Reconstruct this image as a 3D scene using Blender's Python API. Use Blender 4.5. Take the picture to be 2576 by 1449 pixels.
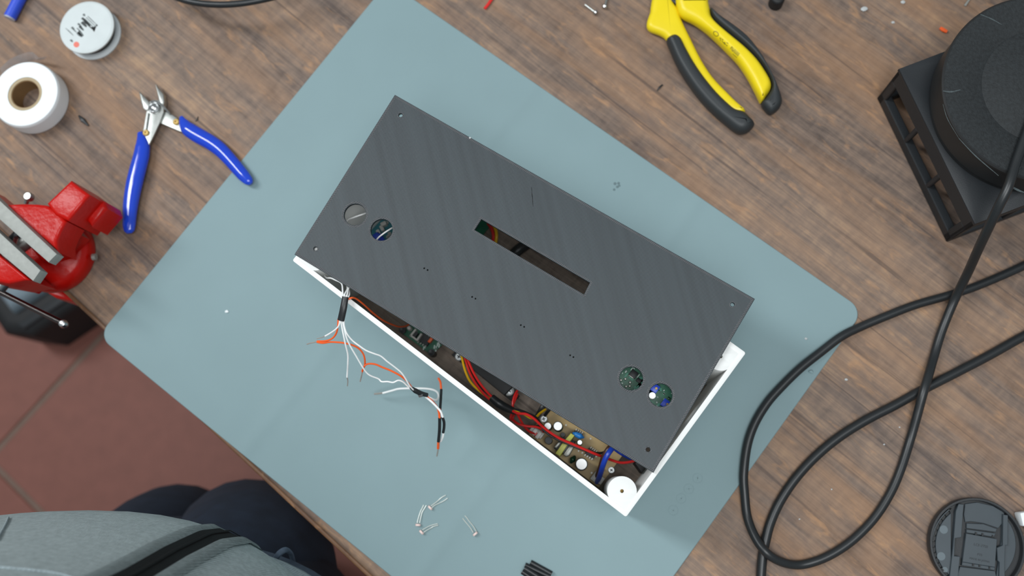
import bpy, bmesh, math, random
import numpy as np
from mathutils import Vector, Matrix

random.seed(7)
S = bpy.context.scene
COL = S.collection
for o in list(bpy.data.objects):
    bpy.data.objects.remove(o)
PI = math.pi

# ---------------------------------------------------------------- camera, world, lights, exposure
H = 0.826                                  # lens height above the bench top (m)
F = 2500.0                                 # focal length in pixels of a 2576 px wide frame
CX, CY = 1288.0, 724.5
_z = np.array([0.07, -0.19, -1.0]); _z /= np.linalg.norm(_z)      # straight down, seen by the camera
_x = np.array([1.0, 0, 0]) - _z * _z[0]; _x /= np.linalg.norm(_x)
_y = np.cross(-_z, _x)
R = np.array([_x, _y, -_z])

cam = bpy.data.cameras.new('camera'); camo = bpy.data.objects.new('camera', cam); COL.objects.link(camo)
m4 = Matrix([list(map(float, R[i])) + [0.0] for i in range(3)] + [[0, 0, 0, 1.0]])
camo.matrix_world = Matrix.Translation((0, 0, H)) @ m4
cam.sensor_width = 36.0; cam.lens = F / 2576 * 36.0
cam.clip_start = 0.02; cam.clip_end = 50
cam.dof.use_dof = True; cam.dof.focus_distance = 0.712; cam.dof.aperture_fstop = 5.0
S.camera = camo

world = bpy.data.worlds.new('room_light'); S.world = world; world.use_nodes = True
bg = world.node_tree.nodes['Background']; bg.inputs['Color'].default_value = (0.86, 0.95, 1.0, 1); bg.inputs['Strength'].default_value = 0.30

def area(name, loc, target, sx, sy, power, col):
    l = bpy.data.lights.new(name, 'AREA'); l.shape = 'RECTANGLE'; l.size = sx; l.size_y = sy; l.energy = power; l.color = col
    o = bpy.data.objects.new(name, l); COL.objects.link(o); o.location = loc
    d = Vector(target) - Vector(loc)
    o.rotation_euler = d.to_track_quat('-Z', 'Y').to_euler()
    return o
area('ceiling_lamp_light', (-1.45, 0.75, 2.0), (-0.1, 0.1, 0), 0.36, 1.30, 32.0, (0.94, 0.98, 1.0))
area('ceiling_lamp_light', (0.10, -0.30, 2.12), (0.0, -0.1, 0), 1.25, 0.85, 28.5, (0.95, 0.985, 1.0))

S.view_settings.view_transform = 'Standard'; S.view_settings.look = 'None'
S.view_settings.exposure = 0.0; S.view_settings.gamma = 1.0; S.view_settings.use_curve_mapping = False

# ---------------------------------------------------------------- helpers
def W(px, py, z=0.0):
    """Where a feature measured at (px, py) on the photograph stands in the room when its height above the bench is z."""
    d = R @ np.array([(px - CX) / F, -(py - CY) / F, -1.0])
    t = (H - z) / -d[2]
    return Vector((float(d[0] * t), float(d[1] * t), z))
def WS(pts, z): return [W(p[0], p[1], z).to_2d() for p in pts]
def W3(pts): return [W(*p) for p in pts]
def unit_at(px, py, z): return (W(px + 1, py, z) - W(px, py, z)).length

def lin(c):
    c = c / 255.0
    return c / 12.92 if c <= 0.04045 else ((c + 0.055) / 1.055) ** 2.4
def rgb(r, g, b): return (lin(r), lin(g), lin(b), 1.0)

def M(name, c, rough=0.5, metal=0.0, var=0.0, vscale=60.0, bump=0.0, bscale=300.0, coat=0.0, trans=0.0, spec=0.5, sss=0.0):
    m = bpy.data.materials.new(name); m.use_nodes = True
    nt = m.node_tree; n = nt.nodes; L = nt.links; b = n['Principled BSDF']
    b.inputs['Base Color'].default_value = rgb(*c); b.inputs['Roughness'].default_value = rough; b.inputs['Metallic'].default_value = metal
    b.inputs['Coat Weight'].default_value = coat; b.inputs['Transmission Weight'].default_value = trans
    b.inputs['Specular IOR Level'].default_value = spec
    if sss: b.inputs['Subsurface Weight'].default_value = sss; b.inputs['Subsurface Radius'].default_value = (.003, .003, .003)
    tc = n.new('ShaderNodeTexCoord')
    if var:
        nz = n.new('ShaderNodeTexNoise'); nz.inputs['Scale'].default_value = vscale; nz.inputs['Detail'].default_value = 5
        L.new(tc.outputs['Object'], nz.inputs['Vector'])
        mr = n.new('ShaderNodeMapRange'); mr.inputs['From Min'].default_value = .3; mr.inputs['From Max'].default_value = .7
        mr.inputs['To Min'].default_value = 1 - var; mr.inputs['To Max'].default_value = 1 + var
        L.new(nz.outputs['Fac'], mr.inputs['Value'])
        hs = n.new('ShaderNodeHueSaturation'); hs.inputs['Color'].default_value = rgb(*c)
        L.new(mr.outputs['Result'], hs.inputs['Value']); L.new(hs.outputs['Color'], b.inputs['Base Color'])
    if bump:
        nb = n.new('ShaderNodeTexNoise'); nb.inputs['Scale'].default_value = bscale; nb.inputs['Detail'].default_value = 4
        L.new(tc.outputs['Object'], nb.inputs['Vector'])
        bp = n.new('ShaderNodeBump'); bp.inputs['Strength'].default_value = bump; bp.inputs['Distance'].default_value = 0.001
        L.new(nb.outputs['Fac'], bp.inputs['Height']); L.new(bp.outputs['Normal'], b.inputs['Normal'])
    return m

def empty(name, loc, label, cat, group=None, parent=None):
    o = bpy.data.objects.new(name, None); COL.objects.link(o); o.location = loc; o.empty_display_size = .01
    o['label'] = label; o['category'] = cat
    if group: o['group'] = group
    return o
def tag(o, label, cat, group=None):
    o['label'] = label; o['category'] = cat
    if group: o['group'] = group
    return o
def setparent(o, p):
    mats = Matrix.Identity(4); q = p
    while q is not None:
        mats = Matrix.Translation(q.location) @ mats if q.parent is None else mats
        q = q.parent
    o.parent = p; o.matrix_parent_inverse = mats.inverted() if p.parent is None else Matrix.Identity(4)
def obj(name, bm, mat, parent=None, smooth=True, angle=35):
    me = bpy.data.meshes.new(name)
    bmesh.ops.recalc_face_normals(bm, faces=bm.faces[:])
    if smooth:
        for f in bm.faces: f.smooth = True
        for e in bm.edges:
            if len(e.link_faces) == 2 and e.calc_face_angle(0) > math.radians(angle): e.smooth = False
    bm.to_mesh(me); bm.free()
    o = bpy.data.objects.new(name, me); COL.objects.link(o)
    for mm in (mat if isinstance(mat, (list, tuple)) else [mat]): me.materials.append(mm)
    if parent is not None: setparent(o, parent)
    return o

def add_prism(bm, pts, z0, z1, bev=0.0, seg=2, bottom=False):
    """Upright prism over a ground polygon; bev rounds its top rim (and its bottom rim) by shrinking rings."""
    P = [Vector((p[0], p[1])) for p in pts]; n = len(P)
    if sum(P[i].x * P[(i + 1) % n].y - P[(i + 1) % n].x * P[i].y for i in range(n)) < 0: P.reverse()
    ds, ns = [], []
    if bev:
        ed = [(P[(i + 1) % n] - P[i]).normalized() for i in range(n)]; en = [Vector((-d.y, d.x)) for d in ed]      # inward normals
        for i in range(n):
            a, b = en[i - 1], en[i]; k = max(1 + a.dot(b), .5); m = (a + b) / k; ns.append(m)
            d = m.normalized(); best = 1e9
            for k_ in range(n):
                if k_ in (i, (i - 1) % n): continue
                A, e = P[k_], P[(k_ + 1) % n] - P[k_]; den = d.x * e.y - d.y * e.x
                if abs(den) < 1e-12: continue
                w = A - P[i]; t = (w.x * e.y - w.y * e.x) / den; u = (w.x * d.y - w.y * d.x) / den
                if t > 1e-7 and -1e-6 <= u <= 1 + 1e-6: best = min(best, t)
            ds.append(min(bev, .36 * best / max(1.0, m.length)))
        if n > 14:
            for _ in range(3): ds = [min(ds[i], (ds[i - 1] + ds[i] + ds[(i + 1) % n]) / 3) for i in range(n)]
    bz = min(bev, (z1 - z0) * (.5 if bottom else .95))
    def ring(f, z): return [bm.verts.new((P[i].x + (ns[i].x * ds[i] * f if bev else 0), P[i].y + (ns[i].y * ds[i] * f if bev else 0), z)) for i in range(n)]
    rings = []
    if bev and bottom: rings += [ring(1 - math.sin(PI / 2 * k / seg), z0 + bz * (1 - math.cos(PI / 2 * k / seg))) for k in range(seg)] + [ring(0, z0 + bz)]
    else: rings.append(ring(0, z0))
    if bev: rings += ([] if bottom and z1 - bz - (z0 + bz) < 1e-7 else [ring(0, z1 - bz)]) + [ring(1 - math.cos(PI / 2 * k / seg), z1 - bz * (1 - math.sin(PI / 2 * k / seg))) for k in range(1, seg + 1)]
    else: rings.append(ring(0, z1))
    for A, B_ in zip(rings, rings[1:]):
        for i in range(n): bm.faces.new((A[i], A[(i + 1) % n], B_[(i + 1) % n], B_[i]))
    bm.faces.new(list(reversed(rings[0]))); bm.faces.new(rings[-1])
def prism(pts, z0, z1, bev=0.0, seg=2, bottom=False):
    bm = bmesh.new(); add_prism(bm, pts, z0, z1, bev, seg, bottom); return bm

def add_box(bm, c, size, ang=0.0, bev=0.0, seg=2, tilt=None):
    """Box centred at c (centre of its volume), turned by ang about the vertical."""
    r = bmesh.ops.create_cube(bm, size=1.0)
    vs = r['verts']
    mt = Matrix.Translation(c) @ Matrix.Rotation(ang, 4, 'Z') @ (tilt if tilt is not None else Matrix.Identity(4)) @ Matrix.Diagonal((size[0], size[1], size[2], 1))
    bmesh.ops.transform(bm, matrix=mt, verts=vs)
    if bev:
        ed = list({e for v in vs for e in v.link_edges})
        bmesh.ops.bevel(bm, geom=ed, offset=bev, segments=seg, profile=.5, affect='EDGES', clamp_overlap=True)
def box(c, size, ang=0.0, bev=0.0, seg=2, tilt=None):
    bm = bmesh.new(); add_box(bm, c, size, ang, bev, seg, tilt); return bm

def catmull(pts, sub):
    P = [Vector(p) for p in pts]
    if len(P) < 3 or sub <= 1: return P, [i for i in range(len(P))]
    out, ts = [], []
    for i in range(len(P) - 1):
        p0 = P[i - 1] if i else P[0] * 2 - P[1]; p1, p2 = P[i], P[i + 1]
        p3 = P[i + 2] if i + 2 < len(P) else P[-1] * 2 - P[-2]
        for k in range(sub):
            t = k / sub
            out.append(.5 * (2 * p1 + (p2 - p0) * t + (2 * p0 - 5 * p1 + 4 * p2 - p3) * t * t + (3 * p1 - p0 - 3 * p2 + p3) * t ** 3)); ts.append(i + t)
    out.append(P[-1]); ts.append(len(P) - 1)
    return out, ts
def add_tube(bm, pts, r, res=10, sub=6, rz=None, round_ends=False, flat=1.0):
    """Tube through points; r a number or one radius per point; flat squashes it in the vertical sense."""
    C, ts = catmull(pts, sub)
    rr = [r] * len(C) if not isinstance(r, (list, tuple)) else [r[int(t)] + (r[min(int(t) + 1, len(r) - 1)] - r[int(t)]) * (t - int(t)) for t in ts]
    if round_ends:
        for end in (0, 1):
            a = C[0] if not end else C[-1]; b = C[1] if not end else C[-2]; d = (a - b).normalized(); r0 = rr[0] if not end else rr[-1]
            add = [(a + d * r0 * math.sin(t), r0 * math.cos(t)) for t in (.5, 1.0, 1.4)]
            if end: C += [p for p, _ in add]; rr += [q for _, q in add]
            else: C = [p for p, _ in reversed(add)] + C; rr = [q for _, q in reversed(add)] + rr
    T = []
    for i in range(len(C)):
        d = C[min(i + 1, len(C) - 1)] - C[max(i - 1, 0)]
        T.append(d.normalized() if d.length > 1e-9 else Vector((0, 0, 1)))
    up = Vector((0, 0, 1)) if abs(T[0].z) < .9 else Vector((1, 0, 0))
    N = (up - T[0] * up.dot(T[0])).normalized(); rings = []
    for i in range(len(C)):
        if flat != 1.0: N = Vector((0, 0, 1))
        N = (N - T[i] * N.dot(T[i])); N = N.normalized() if N.length > 1e-6 else Vector((1, 0, 0)); B = T[i].cross(N)
        rings.append([bm.verts.new(C[i] + (N * math.cos(a) * flat + B * math.sin(a)) * rr[i]) for a in [2 * PI * k / res for k in range(res)]])
    for a, b in zip(rings, rings[1:]):
        for k in range(res): bm.faces.new((a[k], a[(k + 1) % res], b[(k + 1) % res], b[k]))
    bm.faces.new(list(reversed(rings[0]))); bm.faces.new(rings[-1])
def tube(pts, r, **k):
    bm = bmesh.new(); add_tube(bm, pts, r, **k); return bm

def add_lathe(bm, prof, c, seg=48, closed=False):
    """Turn (radius, z) points about a vertical axis through c."""
    rings = []
    for (r, z) in prof:
        if r < 1e-6: rings.append([bm.verts.new((c[0], c[1], z))])
        else: rings.append([bm.verts.new((c[0] + r * math.cos(2 * PI * k / seg), c[1] + r * math.sin(2 * PI * k / seg), z)) for k in range(seg)])
    prs = list(zip(rings, rings[1:])) + ([(rings[-1], rings[0])] if closed else [])
    for a, b in prs:
        for k in range(seg):
            k2 = (k + 1) % seg
            if len(a) == 1 and len(b) == 1: continue
            if len(a) == 1: bm.faces.new((a[0], b[k], b[k2]))
            elif len(b) == 1: bm.faces.new((a[k], a[k2], b[0]))
            else: bm.faces.new((a[k], a[k2], b[k2], b[k]))
def lathe(prof, c, seg=48, closed=False):
    bm = bmesh.new(); add_lathe(bm, prof, c, seg, closed); return bm

def plate(outer, holes, z0, z1, bev=0.0):
    """Flat plate with holes, as a bmesh."""
    cu = bpy.data.curves.new('plate', 'CURVE'); cu.dimensions = '2D'; cu.fill_mode = 'BOTH'
    cu.extrude = (z1 - z0) / 2 - bev; cu.bevel_depth = bev; cu.bevel_resolution = 1
    for pl in [outer] + holes:
        sp = cu.splines.new('POLY'); sp.points.add(len(pl) - 1); sp.use_cyclic_u = True
        for q, p in zip(sp.points, pl): q.co = (p[0], p[1], 0, 1)
    co = bpy.data.objects.new('plate', cu); COL.objects.link(co)
    dg = bpy.context.evaluated_depsgraph_get(); me = bpy.data.meshes.new_from_object(co.evaluated_get(dg))
    bm = bmesh.new(); bm.from_mesh(me); bmesh.ops.translate(bm, vec=(0, 0, (z0 + z1) / 2), verts=bm.verts[:])
    bmesh.ops.remove_doubles(bm, verts=bm.verts[:], dist=1e-6)
    bpy.data.objects.remove(co); bpy.data.curves.remove(cu); bpy.data.meshes.remove(me)
    return bm
def circle(c, r, n=32, a0=0.0): return [(c[0] + r * math.cos(a0 + 2 * PI * k / n), c[1] + r * math.sin(a0 + 2 * PI * k / n)) for k in range(n)]
def rrect(c, w, h, r, ang=0.0, n=6):
    pts = []
    for (sx, sy, a0) in ((1, 1, 0), (-1, 1, PI / 2), (-1, -1, PI), (1, -1, 1.5 * PI)):
        for k in range(n + 1):
            a = a0 + PI / 2 * k / n
            pts.append((sx * (w / 2 - r) + r * math.cos(a), sy * (h / 2 - r) + r * math.sin(a)))
    ca, sa = math.cos(ang), math.sin(ang)
    return [(c[0] + x * ca - y * sa, c[1] + x * sa + y * ca) for x, y in pts]
def smooth_poly(pts, sub=4):
    """Closed Catmull-Rom outline through points."""
    P = [Vector((p[0], p[1], 0)) for p in pts]; n = len(P); out = []
    for i in range(n):
        p0, p1, p2, p3 = P[i - 1], P[i], P[(i + 1) % n], P[(i + 2) % n]
        for k in range(sub):
            t = k / sub
            v = .5 * (2 * p1 + (p2 - p0) * t + (2 * p0 - 5 * p1 + 4 * p2 - p3) * t * t + (3 * p1 - p0 - 3 * p2 + p3) * t ** 3)
            out.append((v.x, v.y))
    return out
def merge(*bms):
    out = bmesh.new()
    for b in bms:
        me = bpy.data.meshes.new('t'); b.to_mesh(me); out.from_mesh(me); bpy.data.meshes.remove(me); b.free()
    return out

# ---------------------------------------------------------------- materials
EDGE = math.radians(-40.85)                # direction of the bench edge and of the wood grain
def wood_mat(name, stops, ang, k=1.0, rough=.42, bump=.12, grey=0.0):
    m = bpy.data.materials.new(name); m.use_nodes = True; nt = m.node_tree; n = nt.nodes; L = nt.links; b = n['Principled BSDF']
    tc = n.new('ShaderNodeTexCoord'); mp = n.new('ShaderNodeMapping'); mp.inputs['Rotation'].default_value = (0, 0, -ang)
    L.new(tc.outputs['Object'], mp.inputs['Vector'])
    def noise(sx, sy, detail=4, dist=0.0, rough_=.55, off=0):
        mm = n.new('ShaderNodeMapping'); mm.inputs['Scale'].default_value = (sx * k, sy * k, 1); mm.inputs['Location'].default_value = (off, off * .7, off)
        L.new(mp.outputs['Vector'], mm.inputs['Vector'])
        z = n.new('ShaderNodeTexNoise'); z.inputs['Scale'].default_value = 1; z.inputs['Detail'].default_value = detail
        z.inputs['Roughness'].default_value = rough_; z.inputs['Distortion'].default_value = dist
        L.new(mm.outputs['Vector'], z.inputs['Vector']); return z.outputs['Fac']
    def math_(op, a, c):
        q = n.new('ShaderNodeMath'); q.operation = op
        for i, v in enumerate((a, c)):
            if isinstance(v, (int, float)): q.inputs[i].default_value = v
            else: L.new(v, q.inputs[i])
        return q.outputs[0]
    blotch = noise(3.2, 15, 4, .6, .55, 3.1); streak = noise(9, 110, 5, .9, .62, 1.7); fibre = noise(24, 760, 3, 0, .6, .4); tick = noise(150, 46, 3, .4, .5, 2.2); mott = noise(46, 95, 4, .8, .6, 9.1)
    v = math_('ADD', math_('MULTIPLY', blotch, .28), math_('ADD', math_('MULTIPLY', streak, .26), math_('ADD', math_('MULTIPLY', fibre, .18), math_('ADD', math_('MULTIPLY', tick, .13), math_('MULTIPLY', mott, .15)))))
    rp = n.new('ShaderNodeValToRGB'); L.new(v, rp.inputs['Fac']); e = rp.color_ramp.elements
    e[0].position = stops[0][0]; e[0].color = rgb(*stops[0][1]); e[1].position = stops[-1][0]; e[1].color = rgb(*stops[-1][1])
    for p, c in stops[1:-1]:
        q = rp.color_ramp.elements.new(p); q.color = rgb(*c)
    # warm figure, tan short flecks and long thin dark pores
    fig = noise(3.5, 24, 4, 1.0, .6, 8.3)
    r2 = n.new('ShaderNodeMapRange'); r2.inputs['From Min'].default_value = .44; r2.inputs['From Max'].default_value = .66; L.new(fig, r2.inputs['Value'])
    mx = n.new('ShaderNodeMix'); mx.data_type = 'RGBA'; L.new(math_('MULTIPLY', r2.outputs['Result'], .48 * (1 - grey)), mx.inputs['Factor'])
    L.new(rp.outputs['Color'], mx.inputs['A']); mx.inputs['B'].default_value = rgb(162, 122, 88)
    flk = noise(42, 130, 3, .5, .55, 6.6)
    r4 = n.new('ShaderNodeMapRange'); r4.inputs['From Min'].default_value = .58; r4.inputs['From Max'].default_value = .74; L.new(flk, r4.inputs['Value'])
    m4_ = n.new('ShaderNodeMix'); m4_.data_type = 'RGBA'; L.new(math_('MULTIPLY', r4.outputs['Result'], .46 * (1 - grey)), m4_.inputs['Factor'])
    L.new(mx.outputs['Result'], m4_.inputs['A']); m4_.inputs['B'].default_value = rgb(192, 146, 104)
    smg = noise(15, 62, 4, .7, .6, 12.4)
    r5 = n.new('ShaderNodeMapRange'); r5.inputs['From Min'].default_value = .56; r5.inputs['From Max'].default_value = .74; L.new(smg, r5.inputs['Value'])
    m5_ = n.new('ShaderNodeMix'); m5_.data_type = 'RGBA'; L.new(math_('MULTIPLY', r5.outputs['Result'], .5), m5_.inputs['Factor'])
    L.new(m4_.outputs['Result'], m5_.inputs['A']); m5_.inputs['B'].default_value = rgb(92, 82, 80)
    pore = noise(4.5, 190, 3, .3, .5, 5.5)
    r3 = n.new('ShaderNodeMapRange'); r3.inputs['From Min'].default_value = .63; r3.inputs['From Max'].default_value = .70; L.new(pore, r3.inputs['Value'])
    m2 = n.new('ShaderNodeMix'); m2.data_type = 'RGBA'; L.new(math_('MULTIPLY', r3.outputs['Result'], .55), m2.inputs['Factor'])
    L.new(m5_.outputs['Result'], m2.inputs['A']); m2.inputs['B'].default_value = rgb(70, 60, 58)
    L.new(m2.outputs['Result'], b.inputs['Base Color']); b.inputs['Roughness'].default_value = rough; b.inputs['Specular IOR Level'].default_value = .3
    bp = n.new('ShaderNodeBump'); bp.inputs['Strength'].default_value = bump; bp.inputs['Distance'].default_value = .0004
    L.new(math_('ADD', fibre, streak), bp.inputs['Height']); L.new(bp.outputs['Normal'], b.inputs['Normal'])
    return m
wood = wood_mat('bench_wood', [(.38, (80, 69, 64)), (.455, (108, 93, 84)), (.50, (123, 105, 93)), (.55, (138, 116, 100)), (.63, (166, 138, 112))], EDGE, rough=.6)
wood_edge = wood_mat('bench_edge_wood', [(.3, (74, 52, 38)), (.5, (110, 80, 58)), (.7, (140, 106, 78))], EDGE)
base_wood = wood_mat('base_board_wood', [(.38, (88, 79, 72)), (.5, (130, 118, 108)), (.62, (160, 146, 132))], math.radians(-37.4), 1.6, .6, .1, .8)

mat_sil = M('mat_silicone', (129, 152, 156), .6, var=.025, vscale=14, bump=.05, bscale=900, spec=.3)
def mat_creases():
    """Two soft fold lines across the rolled-out mat, as fine relief."""
    nt = mat_sil.node_tree; n = nt.nodes; L = nt.links; b = n['Principled BSDF']
    tc = n.new('ShaderNodeTexCoord'); mp = n.new('ShaderNodeMapping'); mp.vector_type = 'TEXTURE'
    p = W(1345, 215, 0); mp.inputs['Location'].default_value = (p.x, p.y, 0); mp.inputs['Rotation'].default_value = (0, 0, math.radians(-37.3))
    L.new(tc.outputs['Object'], mp.inputs['Vector']); sx = n.new('ShaderNodeSeparateXYZ'); L.new(mp.outputs['Vector'], sx.inputs[0])
    d2 = (W(1760, 497, 0) - p).length; tot = None
    def mth(op, a, c=None):
        q = n.new('ShaderNodeMath'); q.operation = op
        for i, v in enumerate((a, c)):
            if v is None: continue
            if isinstance(v, (int, float)): q.inputs[i].default_value = v
            else: L.new(v, q.inputs[i])
        return q.outputs[0]
    wv = n.new('ShaderNodeTexNoise'); wv.inputs['Scale'].default_value = 9; L.new(tc.outputs['Object'], wv.inputs['Vector'])
    xw = mth('ADD', sx.outputs['X'], mth('MULTIPLY', mth('SUBTRACT', wv.outputs['Fac'], .5), .012))
    for off in (0, d2):
        a = mth('MULTIPLY', mth('SUBTRACT', xw, off), 1 / .0075); e = mth('POWER', 2.718, mth('MULTIPLY', mth('MULTIPLY', a, a), -1.0))
        tot = e if tot is None else mth('ADD', tot, e)
    old = [nd for nd in n if nd.type == 'BUMP'][0]
    bp = n.new('ShaderNodeBump'); bp.inputs['Strength'].default_value = 1.0; bp.inputs['Distance'].default_value = .0010
    L.new(tot, bp.inputs['Height']); L.new(old.outputs['Normal'], bp.inputs['Normal']); L.new(bp.outputs['Normal'], b.inputs['Normal'])
mat_creases()

white_pl = M('white_print_plastic', (250, 251, 249), .45, var=.01, bump=.04, bscale=600)
def translucent(m, k):
    nt = m.node_tree; n = nt.nodes; b = n['Principled BSDF']; out = [x for x in n if x.type == 'OUTPUT_MATERIAL'][0]
    t = n.new('ShaderNodeBsdfTranslucent'); t.inputs['Color'].default_value = b.inputs['Base Color'].default_value
    mx = n.new('ShaderNodeMixShader'); mx.inputs['Fac'].default_value = k
    nt.links.new(b.outputs[0], mx.inputs[1]); nt.links.new(t.outputs[0], mx.inputs[2]); nt.links.new(mx.outputs[0], out.inputs['Surface'])
translucent(white_pl, .22)
tape_white = M('tape_white', (233, 238, 240), .5, var=.01, vscale=30)
card = M('cardboard_core', (176, 158, 128), .8, var=.08)
card_in = M('cardboard_inner', (140, 108, 70), .8, var=.1)
film = M('clear_film', (236, 232, 232), .15, trans=.75, spec=.5)
steel = M('brushed_steel', (176, 178, 174), .42, 1.0, var=.06, vscale=400, bump=.06, bscale=900)
jaw_steel = M('jaw_steel', (158, 160, 155), .6, .15, var=.07, vscale=250, bump=.1, bscale=1200)
chrome = M('chrome', (190, 192, 192), .28, 1.0)
dark_chrome = M('dark_chrome', (98, 92, 90), .2, 1.0)
black_steel = M('blackened_steel', (52, 54, 56), .4, .6)
brass = M('brass', (176, 146, 84), .45, .5)
copper_tin = M('tinned_copper', (186, 178, 170), .35, .5)
red_paint = M('red_enamel', (186, 15, 6), .3, var=.04, bump=.3, bscale=260, spec=.28)
blue_grip = M('blue_vinyl', (24, 66, 196), .16, coat=.3, spec=.6)
blue_pl = M('blue_plastic', (44, 78, 205), .35)
yel = M('yellow_grip', (238, 212, 24), .38, var=.02)
blk_grip = M('black_grip', (44, 48, 50), .5, bump=.08, bscale=1500)
ink = M('faded_ink', (96, 88, 20), .6)
cable_blk = M('black_cable_rubber', (33, 36, 38), .38, var=.05)
blk_pl = M('black_plastic', (34, 37, 40), .42, var=.05, bump=.05, bscale=900)
blk_matte = M('matte_black', (24, 25, 27), .6, var=.08)
frame_blk = M('frame_black_print', (29, 33, 37), .5, var=.05, bump=.1, bscale=1200)
drum_blk = M('scuffed_black_coat', (31, 35, 37), .72, var=.35, vscale=420, bump=.35, bscale=900)
drum_side = M('drum_side_black', (30, 31, 32), .5, var=.1)
scuff = M('pale_scuff', (70, 79, 81), .8, var=.3, vscale=500)
cap_pl = M('lens_cap_plastic', (60, 69, 75), .45, var=.05)
cap_shade = M('lens_cap_recess_shade', (24, 27, 29), .5)  # dark copy of the cap plastic; recess shade put into the colour
cap_txt = M('lens_cap_moulded_text', (44, 50, 55), .5)
pcb_green = M('green_circuit_board', (24, 104, 76), .4, var=.12, vscale=300)
trace_m = M('light_green_trace', (66, 150, 124), .45)
zinc = M('zinc_screw', (214, 218, 218), .38, .45)
pcb_teal = M('teal_circuit_board', (48, 128, 140), .4, var=.12, vscale=250)
pcb_tan = M('tan_circuit_board', (178, 150, 96), .45, var=.08, vscale=120)
chip = M('black_chip', (40, 42, 45), .5)
solder = M('solder_pad', (168, 168, 162), .45, .6)
sil_print = M('white_silkscreen', (205, 222, 215), .6)
conn_white = M('white_connector_plastic', (206, 204, 198), .4)
alu = M('capacitor_aluminium', (236, 237, 236), .4, .3)
cap_green = M('capacitor_sleeve', (18, 44, 44), .35)
yel_tape = M('yellow_tape', (200, 200, 92), .4, var=.06)
blue_cer = M('blue_ceramic', (38, 122, 196), .35)
grn_film = M('green_film_capacitor', (14, 56, 34), .3)
w_red = M('red_wire', (212, 34, 32), .38)
w_org = M('orange_wire', (240, 96, 36), .4)
w_wht = M('white_wire', (240, 241, 240), .4)
w_yel = M('yellow_wire', (226, 178, 20), .4)
w_blk = M('black_wire', (26, 27, 29), .35)
w_blu = M('blue_wire', (26, 62, 172), .28)
w_brn = M('brown_wire', (74, 44, 34), .35)
shrink = M('black_heat_shrink', (27, 30, 32), .42, bump=.1, bscale=400)
tile_m = M('terracotta_tile', (136, 84, 72), .6, var=.07, vscale=40, bump=.1, bscale=90)
grout_m = M('grout', (128, 106, 95), .9, var=.06)
denim = M('dark_denim', (30, 42, 58), .85, var=.22, vscale=60, bump=.2, bscale=900)
denim_lt = M('denim_loop', (74, 88, 104), .85, var=.15, vscale=300)
skin = M('skin', (206, 158, 132), .5, sss=.1)
hair_m = M('black_hair', (24, 20, 18), .5)
shoe_m = M('dark_shoe', (30, 31, 34), .6)
grey_box = M('grey_case_plastic', (128, 144, 154), .4, var=.05)
glassy = M('clear_plastic_crumb', (228, 232, 232), .2, trans=.4)
ldr_ceramic = M('pink_ceramic', (232, 205, 198), .5)
metal_leg = M('tinned_lead', (208, 214, 208), .35, .35)

# knit cloth: ribs and heather
def knit(name, c, ang):
    m = M(name, c, .92, var=.13, vscale=260, spec=.15); nt = m.node_tree; n = nt.nodes; L = nt.links; b = n['Principled BSDF']
    tc = n.new('ShaderNodeTexCoord'); mp = n.new('ShaderNodeMapping'); mp.inputs['Scale'].default_value = (1, 1, .55); mp.inputs['Rotation'].default_value = (0, .25, ang)
    L.new(tc.outputs['Object'], mp.inputs['Vector'])
    wv = n.new('ShaderNodeTexWave'); wv.inputs['Scale'].default_value = 190; wv.inputs['Distortion'].default_value = 1.2; wv.inputs['Detail'].default_value = 2; wv.inputs['Detail Scale'].default_value = 4
    L.new(mp.outputs['Vector'], wv.inputs['Vector'])
    bp = n.new('ShaderNodeBump'); bp.inputs['Strength'].default_value = .55; bp.inputs['Distance'].default_value = .0007
    L.new(wv.outputs['Fac'], bp.inputs['Height']); L.new(bp.outputs['Normal'], b.inputs['Normal'])
    return m
knit_grey = knit('grey_heather_knit', (176, 189, 190), .1)
knit_rib = knit('grey_rib_knit', (166, 179, 183), .9)
zip_blk = M('black_zip_tape', (26, 28, 29), .7, bump=.25, bscale=1600)

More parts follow.
